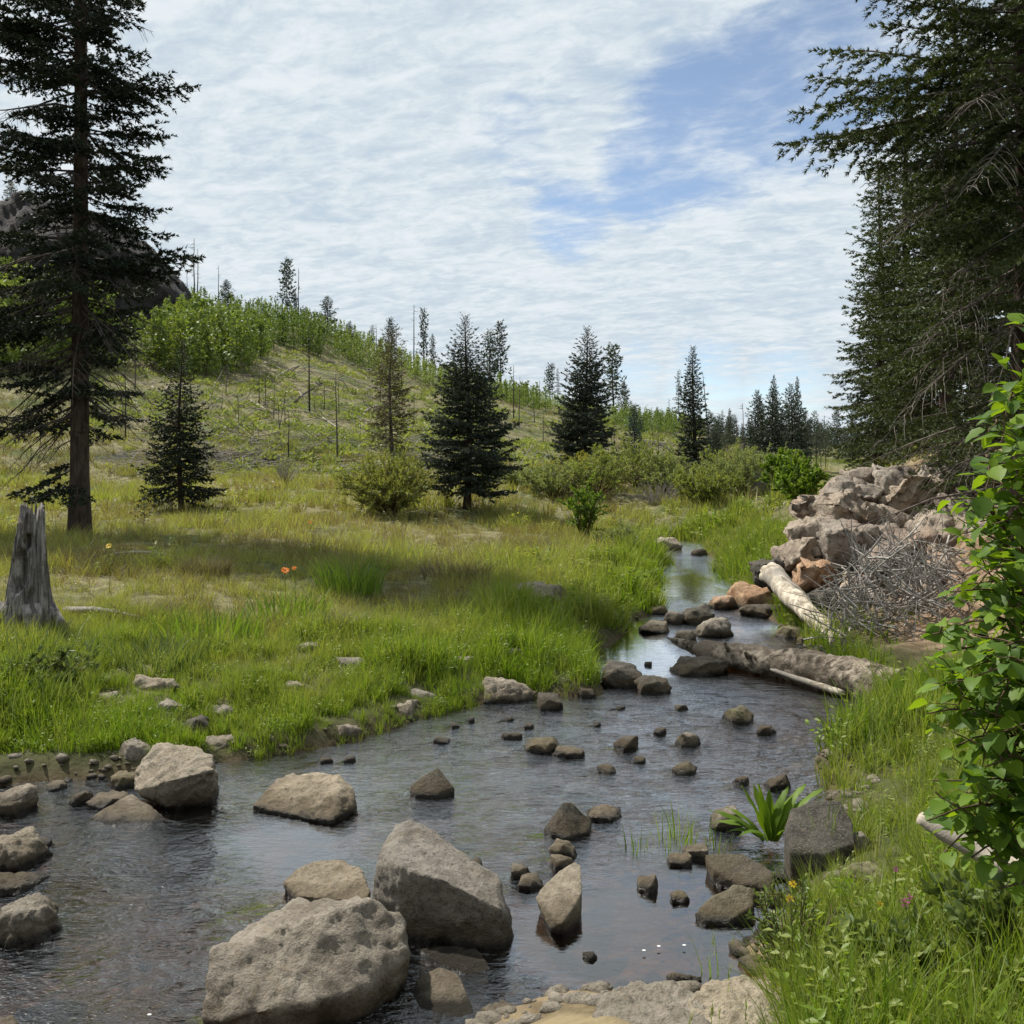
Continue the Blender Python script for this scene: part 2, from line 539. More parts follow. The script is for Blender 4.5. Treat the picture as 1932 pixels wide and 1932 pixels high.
M['aspen'] = mat_foliage('aspen_leaves', (0.11, 0.165, 0.04), (0.24, 0.30, 0.085), 0.42, 0.5)
M['grass'] = mat_foliage('grass_blades', (0.36, 0.34, 0.135), (0.135, 0.228, 0.012), 0.45, 0.45, tcol=(1.2, 1.25, 0.45), c_dead=(0.19, 0.145, 0.08))
M['grass_hill'] = mat_foliage('hillside_grass_blades', (0.22, 0.20, 0.10), (0.12, 0.17, 0.03), 0.38, 0.6, c_dead=(0.14, 0.11, 0.075))
M['leaf'] = mat_foliage('shrub_leaves', (0.085, 0.16, 0.03), (0.20, 0.31, 0.03), 0.5, 0.5, obj_rand=1.0, tcol=(1.5, 1.4, 0.35), spec=0.25)
M['dock'] = mat_foliage('dock_leaves', (0.11, 0.19, 0.02), (0.20, 0.30, 0.035), 0.5, 0.5, obj_rand=0.8, tcol=(1.3, 1.3, 0.4), spec=0.25)
M['forb'] = mat_foliage('forb_leaves', (0.09, 0.14, 0.04), (0.19, 0.24, 0.09), 0.35, 0.45)


def mat_plain(name, c, rough=0.6, trans=0.0):
    m, t = new_mat(name)
    tc = t.n('ShaderNodeTexCoord').outputs['Object']
    n = t.noise(tc, 60.0, 3.0)
    cc = t.mix(n, tuple(x * 0.75 for x in c), tuple(min(1, x * 1.2) for x in c))
    p = t.n('ShaderNodeBsdfPrincipled', {'Base Color': cc, 'Roughness': rough})
    s = p.outputs[0]
    if trans:
        tr = t.n('ShaderNodeBsdfTranslucent', {'Color': cc})
        s = t.n('ShaderNodeMixShader', {0: trans, 1: s, 2: tr.outputs[0]}).outputs[0]
    finish(t, s)
    return m


M['petal_yellow'] = mat_plain('petal_yellow', (0.75, 0.52, 0.02), 0.5, 0.3)
M['petal_orange'] = mat_plain('petal_orange', (0.8, 0.21, 0.0), 0.5, 0.3)
M['petal_pink'] = mat_plain('petal_pink', (0.62, 0.16, 0.38), 0.5, 0.3)
M['petal_centre'] = mat_plain('flower_centre', (0.20, 0.10, 0.015), 0.8)
M['petal_white'] = mat_plain('floating_petal_white', (0.8, 0.8, 0.78), 0.5)

# ------------------------------------------------------------------ the lie of the land
L_PX = [(200, 1470), (420, 1440), (580, 1422), (700, 1382), (790, 1352), (900, 1332), (1000, 1322), (1100, 1306), (1104, 1258), (1136, 1209),
        (1200, 1187), (1238, 1152), (1232, 1100), (1238, 1064), (1252, 1042), (1258, 1030)]
R_PX = [(1310, 1030), (1345, 1052), (1385, 1098), (1395, 1118), (1470, 1170), (1535, 1235), (1600, 1290), (1640, 1345), (1590, 1392), (1560, 1440), (1535, 1490),
        (1505, 1560), (1530, 1640), (1495, 1700), (1440, 1765), (1425, 1850), (1250, 1868), (1100, 1900), (960, 1945)]
Lw = [wat(*p) for p in L_PX]
Rw = [wat(*p) for p in R_PX]
POLY = np.array([(-14, 5.6), (-7, 5.4), (-4.5, 5.1), (-3.1, 5.15)] + [(p.x, p.y) for p in Lw] + [(2.86, 19.4), (3.35, 19.6)]
                + [(p.x, p.y) for p in Rw] + [(-0.35, 2.75), (-1.2, 2.55), (-2.5, 2.2), (-7, 1.6), (-14, 1.2)])


_pp = []
for _a, _b in zip(POLY, np.roll(POLY, -1, 0)):
    _n = max(1, int(np.linalg.norm(_b - _a) / 0.3)) if abs(_a[0]) < 6 else 1
    _pp += [_a + (_b - _a) * _k / _n for _k in range(_n)]
POLY = np.array(_pp)
# a ragged shore
_j = np.stack([POLY[:, 0] * 1.7, POLY[:, 1] * 1.7, POLY[:, 0] * 0], -1)
POLY = POLY + np.stack([fbm(_j, 3, 201), fbm(_j + 31.0, 3, 203)], -1) * 0.26


def stream_d(X, Y):
    """signed distance to the stream's edge, positive on land"""
    X, Y = np.asarray(X, float), np.asarray(Y, float)
    m = (Y < 27) & (Y > -6) & (np.abs(X) < 18)
    out = np.full(len(X), 9.0)
    if m.any():
        out[m] = _stream_d(X[m], Y[m])
    return out


def _stream_d(X, Y):
    P = np.stack([X, Y], -1)
    best = np.full(len(P), 1e9)
    inside = np.zeros(len(P), bool)
    A = POLY
    B = np.roll(POLY, -1, 0)
    for a, b in zip(A, B):
        e = b - a
        w = P - a
        tt = np.clip((w @ e) / (e @ e), 0, 1)
        best = np.minimum(best, ((w - tt[:, None] * e) ** 2).sum(1))
        c1 = (a[1] > P[:, 1]) != (b[1] > P[:, 1])
        with np.errstate(divide='ignore', invalid='ignore'):
            xi = a[0] + (P[:, 1] - a[1]) / (b[1] - a[1] + 1e-12) * e[0]
        inside ^= c1 & (P[:, 0] < xi)
    dd = np.sqrt(best)
    return np.where(inside, -dd, dd)


_cy = np.array([0, 3, 5, 5.6, 6.5, 7.5, 8.5, 9.6, 11, 13.5, 16.5, 18, 22, 30, 60, 200])
_cx = np.array([-20, -20, -20, 0.4, 0.9, 1.5, 1.8, 1.9, 2.2, 2.55, 2.95, 3.1, 3.4, 4.5, 12, 45])


def is_right(X, Y):
    return (X > np.interp(Y, _cy, _cx)) | (Y < 3.2)


_rpx = np.array([-6000, -1500, -500, 0, 300, 430, 560, 640, 760, 880, 1000, 1150, 1400, 1600, 2200, 6000.])
_ry = np.array([300, 380, 450, 520, 572, 590, 618, 640, 690, 725, 755, 792, 826, 842, 840, 840.])
_rD = np.array([60, 66, 74, 82, 90, 94, 98, 102, 108, 114, 122, 135, 165, 190, 220, 220.])
_rF = np.array([24, 26, 28, 29, 30, 31, 32, 33, 34, 35, 36, 37, 39, 40, 44, 44.])


def height(X, Y):
    X = np.asarray(X, float)
    Y = np.asarray(Y, float)
    d = stream_d(X, Y)
    right = is_right(X, Y)
    nz = np.stack([X, Y, np.zeros_like(X)], -1)
    b1 = fbm(nz * 0.55, 3, 3)
    b2 = fbm(nz * 2.3, 3, 5)
    dp = np.maximum(d + 0.10 * b2 * ss(0, 0.2, np.abs(d) + .05), 0)
    inside = -0.05 - 0.20 * ss(0, 0.8, -d) + 0.05 * b2
    up = np.maximum(Y - 19, 0) * 0.045
    left = 0.09 * ss(0, .15, dp) + 0.16 * ss(0.1, 1.1, dp) + 0.28 * ss(0.7, 6.0, dp) + np.minimum(up, 0.9) + 0.07 * b2 * ss(0, .6, dp) + 0.15 * b1 * ss(.5, 3, dp)
    rr = 0.08 * ss(0, .15, dp) + 0.20 * ss(0.05, 0.9, dp) + 0.16 * ss(0.6, 3.0, dp) + 0.05 * b2 * ss(0, .5, dp) + 0.05 * b1 * ss(.3, 2, dp)
    band = ss(6.6, 8.6, Y) * (1 - ss(13.5, 21, Y))
    rr = rr + 1.05 * ss(0.9, 3.2, dp) * band + 0.20 * np.maximum(X - 3.9, 0) * ss(6, 9, Y) * (1 - ss(18, 30, Y)) * (1 - 0.5 * ss(6, 14, X)) + np.minimum(up, 0.9)
    z = np.where(d < 0, inside, np.where(right, rr, left))
    # hillside
    Ys = np.maximum(Y, 5.0)
    px = CX + FPX * np.where(Y > 5, X / Ys, X / 5.0)
    yr = np.interp(px, _rpx, _ry)
    D = np.interp(px, _rpx, _rD)
    F = np.interp(px, _rpx, _rF)
    top = H + (HY - yr) / FPX * D
    s = np.clip((Y - F) / (D - F), 0, 1)
    zf = 1.15
    prof = s * (0.72 + 0.28 * s)
    hill = np.maximum(top - zf, 0) * prof
    und = fbm(nz * 0.09, 4, 9) * 0.9 + fbm(nz * 0.45, 3, 21) * 0.16
    hill = hill + und * ss(0.02, 0.25, s) * (1 - 0.6 * ss(.8, 1, s))
    back = np.maximum(Y - D, 0)
    hill = hill - np.minimum(back * 0.12, np.maximum(top, 0) + 3)
    z = np.where(Y > F, z + hill, z)
    far = ss(300, 1200, np.hypot(X, Y))
    return z * (1 - far) + (-2.0) * far


def ground(px, py, y0=2.0, y1=240.0):
    """where a photograph position meets the land"""
    Y = np.geomspace(y0, y1, 640)
    X = (px - CX) / FPX * Y
    zr = H - (py - HY) / FPX * Y
    g = height(X, Y)
    hit = np.nonzero(zr <= g)[0]
    i = hit[0] if len(hit) else len(Y) - 1
    return Vector((X[i], Y[i], g[i]))


def gz(x, y):
    return float(height(np.array([x]), np.array([y]))[0])


def col_at(px, Y):
    """on the land in the direction of a photograph column, at a given distance"""
    x = (px - CX) / FPX * Y
    return Vector((x, Y, gz(x, Y)))


def build_terrain():
    az = np.concatenate([np.radians(np.linspace(-180, -44, 46, endpoint=False)), np.radians(np.linspace(-44, 44, 270, endpoint=False)),
                         np.radians(np.linspace(44, 180, 46, endpoint=False))])
    r = np.concatenate([[0.0], np.geomspace(0.5, 2.2, 14, endpoint=False), np.geomspace(2.2, 30, 170, endpoint=False), np.geomspace(30, 260, 85, endpoint=False), np.geomspace(260, 9000, 22)])
    A, R = np.meshgrid(az, r[1:])
    X = (np.sin(A) * R).ravel()
    Y = (np.cos(A) * R).ravel()
    X = np.concatenate([[0.0], X])
    Y = np.concatenate([[0.0], Y])
    Z = height(X, Y)
    d = stream_d(X, Y)
    n = len(az)
    m = len(r) - 1
    i = np.arange(m - 1)[:, None] * n + 1
    j = np.arange(n)[None, :]
    j2 = (j + 1) % n
    q = np.stack([i + j, i + n + j, i + n + j2, i + j2], -1).reshape(-1, 4)
    jj = np.arange(n)
    t = np.stack([np.zeros(n, int), 1 + jj, 1 + (jj + 1) % n], 1)
    lush = np.exp(-np.maximum(d, 0) / 1.6)
    near = ((Y < 3.6) & (X < 0.9) & (d > -.1) & (Y > 1.2)).astype(float)
    lush = lush * (1 - near)
    rocky = near * .55 + np.where(is_right(X, Y), ss(0.2, 1.0, d) * ss(6.6, 8.2, Y) * (1 - ss(12.5, 16, Y)) * (1 - ss(7, 10, X)), 0)
    pxv = CX + FPX * X / np.maximum(Y, 1)
    pyv = HY - FPX * (Z - H) / np.maximum(Y, 1)
    cn = fbm(np.stack([X * .35, Y * .35, X * 0], -1), 3, 57)
    char = np.exp(-((pxv - 455) / 60) ** 2 - ((pyv - 872) / 12) ** 2) + .7 * np.exp(-((pxv - 690) / 70) ** 2 - ((pyv - 880) / 8) ** 2) + .6 * np.exp(-((pxv - 215) / 90) ** 2 - ((pyv - 862) / 9) ** 2)
    char = np.where((Y > 20) & (Y < 60), np.clip(char * 1.5 + cn * .8 * (char > .1), 0, 1), 0)
    me = np_mesh('terrain', np.stack([X, Y, Z], -1), t, q, True, {'lush': lush, 'bed': ss(0.06, -0.05, d), 'rocky': np.clip(rocky, 0, 1), 'char': char, 'mud': np.exp(-np.maximum(d, 0) / .13) * (d > -.2)})
    m_, t_ = new_mat('terrain_soil_and_turf')
    tc = t_.n('ShaderNodeNewGeometry').outputs['Position']
    lu = t_.n('ShaderNodeAttribute', attribute_name='lush').outputs['Fac']
    be = t_.n('ShaderNodeAttribute', attribute_name='bed').outputs['Fac']
    ro = t_.n('ShaderNodeAttribute', attribute_name='rocky').outputs['Fac']
    n1 = t_.noise(tc, 0.5, 6.0, 0.62)
    n2 = t_.noise(tc, 6.0, 6.0, 0.65)
    n3 = t_.noise(tc, 0.16, 4.0, 0.6, 0.5)
    dry = t_.mix(t_.ramp(n2, .35, .65), (0.11, 0.095, 0.05), (0.235, 0.21, 0.11))
    grn = t_.mix(t_.ramp(n2, .35, .65), (0.05, 0.065, 0.02), (0.11, 0.125, 0.04))
    c = t_.mix(t_.ramp(t_.math('ADD', t_.math('MULTIPLY', n1, .5), t_.math('MULTIPLY', n3, .5)), .46, .58), dry, grn)
    c = t_.mix(lu, c, (0.04, 0.05, 0.014))
    md = t_.n('ShaderNodeAttribute', attribute_name='mud').outputs['Fac']
    c = t_.mix(t_.math('MULTIPLY', md, 0.85), c, t_.mix(t_.ramp(n2, .35, .65), (0.035, 0.026, 0.016), (0.115, 0.088, 0.058)))
    pk = t_.mix(t_.ramp(n2, .35, .65), (0.16, 0.105, 0.07), (0.31, 0.22, 0.15))
    c = t_.mix(ro, c, pk)
    peb = t_.n('ShaderNodeTexVoronoi', {'Vector': tc, 'Scale': 14.0})
    pebc = t_.mix(t_.ramp(peb.outputs['Distance'], 0.1, 0.6), (0.22, 0.15, 0.085), (0.045, 0.03, 0.018))
    c = t_.mix(be, c, t_.mix(t_.ramp(n2, .35, .6), pebc, (0.10, 0.065, 0.034)))
    c = t_.mix(t_.n('ShaderNodeAttribute', attribute_name='char').outputs['Fac'], c, (0.055, 0.05, 0.052))
    b = t_.n('ShaderNodeBump', {'Strength': 0.6, 'Distance': 0.06, 'Height': n2})
    p = t_.n('ShaderNodeBsdfPrincipled', {'Base Color': c, 'Roughness': 0.95, 'Specular IOR Level': 0.15, 'Normal': b.outputs[0]})
    finish(t_, p.outputs[0])
    o = link('terrain', me, m_)
    tag(o, kind='structure')


def build_water():
    xs = np.concatenate([np.linspace(-14, -4, 40, endpoint=False), np.linspace(-4, 5.5, 240)])
    ys = np.concatenate([np.linspace(1.0, 12, 260, endpoint=False), np.linspace(12, 25, 90)])
    X, Y = np.meshgrid(xs, ys)
    X = X.ravel()
    Y = Y.ravel()
    nx = len(xs)
    i = np.arange(len(ys) - 1)[:, None] * nx
    j = np.arange(nx - 1)[None, :]
    q = np.stack([i + j, i + j + 1, i + nx + j + 1, i + nx + j], -1).reshape(-1, 4)
    d = stream_d(X, Y)
    keep = d[q].min(1) < 0.25
    q = q[keep]

    def blob(px, py, rx, ry):
        c = wat(px, py)
        return np.exp(-(((X - c.x) / rx) ** 2 + ((Y - c.y) / ry) ** 2))
    rip = 0.52 + 0.75 * fbm(np.stack([X * .9, Y * .6, X * 0], -1), 3, 31)
    rip = rip - 0.65 * blob(1190, 1235, .5, 1.0) - .5 * blob(1440, 1190, .7, .5) - 0.6 * blob(1300, 1080, .7, 3.0) - 0.62 * blob(1270, 1720, .62, .62)
    rip = rip - 0.35 * blob(1120, 1800, .35, .3) - .25 * blob(560, 1620, .5, .4) + 0.35 * blob(150, 1850, .7, .6) + .3 * blob(1100, 1370, 1.2, .8) + .45 * blob(1500, 1400, .5, .9)
    calm = ss(.12, .4, rip)
    for (rx, ry, rr) in ROCK_FOOT:      # water breaks below each stone
        if rr > .45:
            continue
        fx, fy = -.55, -.83
        ax = ((X - rx) * fx + (Y - ry) * fy) / rr
        la = np.abs((X - rx) * fy - (Y - ry) * fx) / rr
        rip = rip + .55 * ss(.2, 1.0, ax) * (1 - ss(1.0, 5.0, ax)) * (1 - ss(.5, 1.5 + .2 * np.maximum(ax, 0), la)) * calm
    rip = np.clip(rip, 0.06, 1.45)
    used = np.unique(q)
    remap = np.full(len(X), -1)
    remap[used] = np.arange(len(used))
    p3 = np.stack([X, Y * .8, X * 0], -1)
    Z = 0.012 * rip * fbm(p3 * 3.2, 3, 41) + 0.004 * rip * fbm(p3 * 9, 2, 43)
    # a low step where the water runs over stones far upstream
    Z = Z + 0.10 * ss(17.6, 18.4, Y)
    me = np_mesh('water', np.stack([X, Y, Z], -1)[used], None, remap[q], True, {'ripple': rip[used]})
    m_, t = new_mat('stream_water')
    tc = t.n('ShaderNodeNewGeometry').outputs['Position']
    r = t.n('ShaderNodeAttribute', attribute_name='ripple').outputs['Fac']
    v1 = t.map(tc, scale=(0.75, 1.5, 1), rot=(0, 0, math.radians(14)))
    n1 = t.noise(v1, 15.0, 3.0, 0.55, 0.9)
    n2 = t.noise(v1, 42.0, 3.0, 0.6, 0.6)
    n3 = t.noise(v1, 4.5, 2.0, 0.5, 0.4)
    hgt = t.math('ADD', t.math('ADD', t.math('MULTIPLY', n1, 0.021), t.math('MULTIPLY', n2, 0.0075)), t.math('MULTIPLY', n3, 0.03))
    hgt = t.math('MULTIPLY', hgt, r)
    b = t.n('ShaderNodeBump', {'Strength': 1.0, 'Distance': 1.0, 'Height': hgt})
    fr = t.n('ShaderNodeFresnel', {'IOR': 1.36, 'Normal': b.outputs[0]}).outputs[0]
    gl = t.n('ShaderNodeBsdfGlossy', {'Color': (1, 1, 1, 1), 'Roughness': 0.04, 'Normal': b.outputs[0]})
    tr = t.n('ShaderNodeBsdfTransparent', {'Color': (0.56, 0.41, 0.26, 1)})
    mx = t.n('ShaderNodeMixShader', {0: t.math('MINIMUM', t.math('ADD', t.math('MULTIPLY', fr, 2.8), 0.03), 1.0), 1: tr.outputs[0], 2: gl.outputs[0]})
    finish(t, mx.outputs[0])
    o = link('water', me, m_)
    tag(o, kind='structure')


build_terrain()


# ------------------------------------------------------------------ scattering (only for what nobody could count)
def scatter(name, tufts, pos, rot, scl, var, tint, mat, label, cat, blend=None):
    """one object: a few tuft shapes set down at many places"""
    V, T, A, n = [], [], [], 0
    for k, bf in enumerate(tufts):
        v, t, q, a = bf.arrays()
        if len(q):
            t = np.vstack([t, q[:, [0, 1, 2]], q[:, [0, 2, 3]]])
        m = np.nonzero(var == k)[0]
        if not len(m):
            continue
        rx, ry, rz = rot[m].T
        cz, sz = np.cos(rz), np.sin(rz)
        x = v[None, :, 0] * cz[:, None] - v[None, :, 1] * sz[:, None]
        y = v[None, :, 0] * sz[:, None] + v[None, :, 1] * cz[:, None]
        z = np.repeat(v[None, :, 2], len(m), 0)
        x, z = x + z * np.sin(ry)[:, None], z - x * np.sin(ry)[:, None]
        y, z = y + z * np.sin(rx)[:, None], z - y * np.sin(rx)[:, None]
        W = np.stack([x, y, z], -1) * scl[m][:, None, None] + pos[m][:, None, :]
        V.append(W.reshape(-1, 3))
        T.append((t[None] + (np.arange(len(m)) * len(v))[:, None, None]).reshape(-1, 3) + n)
        A.append(np.clip(tint[m][:, None] * .85 + (a[None, :] - .5) * .35, 0, 1).ravel())
        n += len(m) * len(v)
    me = np_mesh(name, np.concatenate(V), np.concatenate(T), None, False, {'tint': np.concatenate(A)})
    o = link(name, me, [mat])
    tag(o, label, cat, kind='stuff')
    print(name, 'triangles', sum(len(t) for t in T))
    return o


def grass_tuft(rng, blades, hgt, wid, rad, lean, seeds=0, segs=3):
    """a clump of curved tapering blades; a few carry seed heads"""
    bf = Buf()
    n = blades
    a = rng.random(n) * 2 * np.pi
    rr = rad * np.sqrt(rng.random(n))
    base = np.stack([np.cos(a) * rr, np.sin(a) * rr, np.full(n, -0.02)], -1)
    h = hgt * rng.uniform(0.5, 1.1, n)
    az = a + rng.normal(0, 0.7, n)
    ln = lean * rng.uniform(0.2, 1.2, n) * h
    dirh = np.stack([np.cos(az), np.sin(az), np.zeros(n)], -1)
    fa = rng.random(n) * np.pi
    side = np.stack([np.cos(fa), np.sin(fa), np.zeros(n)], -1)
    s = np.linspace(0, 1, segs + 1)
    w = wid * rng.uniform(0.7, 1.3, n)
    rows = []
    for si in s:
        c = base + dirh * (ln * si ** 2)[:, None] + np.array([0, 0, 1.0]) * (h * (si - 0.18 * lean * si ** 3))[:, None]
        ww = (w * (1 - si ** 1.6) * 0.5)[:, None]
        rows.append((c - side * ww, c + side * ww, c))
    K = 2 * segs + 1
    V = np.zeros((n, K, 3))
    for i in range(segs):
        V[:, 2 * i] = rows[i][0]
        V[:, 2 * i + 1] = rows[i][1]
    V[:, K - 1] = rows[segs][2]
    T = []
    for i in range(segs - 1):
        T += [(2 * i, 2 * i + 1, 2 * i + 3), (2 * i, 2 * i + 3, 2 * i + 2)]
    T.append((2 * segs - 2, 2 * segs - 1, K - 1))
    T = np.array(T)
    idx = (np.arange(n) * K)[:, None, None] + T[None]
    tint = rng.random(n)
    bf.add(V.reshape(-1, 3), idx.reshape(-1, 3), None, np.repeat(tint, K))
    if seeds:
        k = rng.choice(n, seeds, replace=False)
        tip = rows[segs][2][k]
        brush(bf, tip - [0, 0, .03], np.tile([0.1, 0.05, 1.0], (seeds, 1)), np.full(seeds, .07), 7, .022, .004, rng, 0.3, .35, np.zeros(seeds))
    return bf


def forb_tuft(rng, wk):
    """a low leafy herb among the grass"""
    bf = Buf()
    n = 26
    st = 6
    az = rng.random(st) * 6.283
    k = rng.integers(0, st, n)
    u = rng.uniform(.25, 1, n)
    P_ = np.stack([np.cos(az[k]) * .09 * u, np.sin(az[k]) * .09 * u, .20 * u + .01 * rng.normal(size=n)], -1)
    D_ = np.stack([np.cos(az[k]) + rng.normal(0, .7, n), np.sin(az[k]) + rng.normal(0, .7, n), rng.uniform(-.1, .7, n)], -1)
    leaves(bf, P_, D_, rng.normal(size=(n, 3)) * .4 + [0, 0, 1], .034 * wk ** .6, .016 * wk ** .6, .35 + .4 * rng.random(n))
    return bf


def build_grass():
    rng = np.random.default_rng(5)
    tufts = []
    for (nb, wk, sg) in ((15, 1.0, 3), (13, 1.6, 2), (14, 2.5, 1), (13, 3.8, 1)):
        tufts += [grass_tuft(rng, nb, 0.30, 0.0065 * wk, 0.07, 0.55, 0, sg), grass_tuft(rng, nb, 0.26, 0.006 * wk, 0.08, 0.9, 0, sg),
                  grass_tuft(rng, nb + 1, 0.34, 0.005 * wk, 0.09, 0.6, (0, 0, 1, 2)[sg], sg), grass_tuft(rng, nb, 0.40, 0.0075 * wk, 0.06, 0.35, 0, sg),
                  grass_tuft(rng, nb, 0.16, 0.006 * wk, 0.09, 0.9, 0, sg), grass_tuft(rng, nb + 2, 0.24, 0.0042 * wk, 0.09, 1.1, 1 if sg > 1 else 0, sg), forb_tuft(rng, wk)]
    N = 70000
    px = rng.uniform(-260, 2200, N)
    u = rng.random(N)
    Y = 1.7 * (38 / 1.7) ** (u ** 0.85)
    # the lush strip along the left bank and the bright sedge upstream
    Y[:17000] = rng.uniform(5.3, 8.6, 17000)
    px[:17000] = rng.uniform(-150, 1250, 17000)
    Y[17000:23000] = rng.uniform(8.6, 20, 6000)
    px[17000:23000] = rng.uniform(950, 1520, 6000)
    X = (px - CX) / FPX * Y
    d = stream_d(X, Y)
    right = is_right(X, Y)
    p3 = np.stack([X, Y, X * 0], -1)
    patch = fbm(p3 * 0.8, 3, 61)
    fine = fbm(p3 * 3.0, 2, 63)
    ok = d > np.where(Y > 11, -0.04, np.where(Y > 7.2, 0.05, 0.0)) + 0.10 * (fine > .2)
    # the rocky slope and its top stay mostly bare
    rocky = right & (Y > 6.9) & (Y < 13.5) & (d > 0.25)
    ok &= ~(rocky & (rng.random(N) < 0.93))
    ok &= ~(right & (Y > 13.5) & (X > 4.2 + 0.1 * (Y - 13)) & (rng.random(N) < .8))
    # stones and gravel, no turf, along the near shore
    edge = np.interp(Y, [2, 3.3, 3.6, 3.9, 4.3, 4.8, 5.2, 5.6, 6.2, 6.7, 7.0], [1475, 1485, 1520, 1570, 1620, 1600, 1540, 1540, 1550, 1590, 0])
    ok &= ~(right & (px < edge + 50 * fine) & (Y < 7))
    # thin out: gaps of bare earth
    ok &= rng.random(N) < np.clip(0.92 + 1.1 * fine + .5 * patch, 0.12, 1)
    near_rock = np.ones(N)
    for (rx, ry, rr) in ROCK_FOOT:
        dd = np.hypot(X - rx, Y - ry) / rr
        ok &= dd > .75
        front = (Y < ry) & (np.hypot(X - rx, (Y - ry) * .45) / rr < 1.0)
        near_rock = np.where(front, .6, near_rock)
    X, Y, d, right, patch, fine, near_rock = (a[ok] for a in (X, Y, d, right, patch, fine, near_rock))
    n = len(X)
    Z = height(X, Y)
    lush = np.exp(-np.maximum(d - 0.3, 0) / np.where(Y < 8.2, 2.6, 0.9))
    lush = np.where(right & (Y < 7), 0.9, lush)
    lush = np.where(right & (Y > 11), np.exp(-np.maximum(d - .6, 0) / 2.0), lush)
    tint = np.clip(0.12 - .07 * ss(8, 14, Y) + 0.74 * lush + 0.42 * patch + 0.22 * fine + 0.17 * rng.normal(size=n), 0, 1)
    scl = (0.62 + 0.35 * lush) * rng.uniform(0.7, 1.25, n) * (1 + 0.28 * patch) * (1 + 0.02 * np.maximum(Y - 8, 0))
    scl = scl * near_rock * (1 + .45 * fine)
    # mounds of longer grass
    scl = scl * (1 + 0.5 * (fbm(np.stack([X, Y, X * 0], -1) * .45, 2, 77)))
    scl = np.where(right & (Y < 7), scl * 0.92, scl)
    scl = np.where(~right & (Y < 8.5), scl * (0.62 + .2 * ss(6.5, 8.5, Y)), scl)
    # short turf by the very edge of the stones on the left
    scl = scl * (0.8 + 0.2 * ss(0.05, 0.5, d))
    r = rng.random(n)
    var = np.where(lush > 0.5, np.where(r < .28, 0, np.where(r < .46, 1, np.where(r < .66, 3, np.where(r < .78, 4, np.where(r < .88, 5, 6))))),
                   np.where(r < .42, 2, np.where(r < .66, 5, np.where(r < .83, 1, np.where(r < .96, 4, 6)))))
    var = var + np.where(Y < 4.8, 0, np.where(Y < 9.5, 7, np.where(Y < 19, 14, 21)))
    rot = np.stack([rng.normal(0, .14, n), rng.normal(0, .14, n), rng.random(n) * 6.283], -1)
    scatter('meadow_grass', tufts, np.stack([X, Y, Z], -1), rot, scl, var, tint, M['grass'],
            'long green and straw-coloured grass covering the meadow and both banks', 'grass')
    # coarse grass on the far hillside
    N = 22000
    px = rng.uniform(-300, 2000, N)
    Y = 30 * (130 / 30) ** rng.random(N)
    X = (px - CX) / FPX * Y
    D = np.interp(px, _rpx, _rD)
    p3 = np.stack([X, Y, X * 0], -1)
    pt = fbm(p3 * .22, 3, 71)
    ok = (Y < D + 3) & (rng.random(N) < np.clip(0.65 + pt * 1.4, .08, 1)) & ~((px > 1560) & (Y < 40))
    X, Y, pt, px = X[ok], Y[ok], pt[ok], px[ok]
    n = len(X)
    t2 = [grass_tuft(rng, 14, 0.42, 0.045, 0.30, 0.8, 0, 1), grass_tuft(rng, 14, 0.34, 0.04, 0.34, 1.1, 0, 1)]
    gpt = fbm(np.stack([X, Y, X * 0], -1) * .11, 3, 73)
    tint = np.clip(0.28 + 1.2 * gpt + .2 * rng.normal(size=n), 0, .95)
    scatter('hillside_grass', t2, np.stack([X, Y, height(X, Y)], -1), np.stack([np.zeros(n), np.zeros(n), rng.random(n) * 6.283], -1),
            rng.uniform(.35, .95, n) * (0.5 + Y / 120), rng.integers(0, 2, n), tint, M['grass_hill'], 'dry tussocky grass patched with green on the burnt hillside', 'grass')


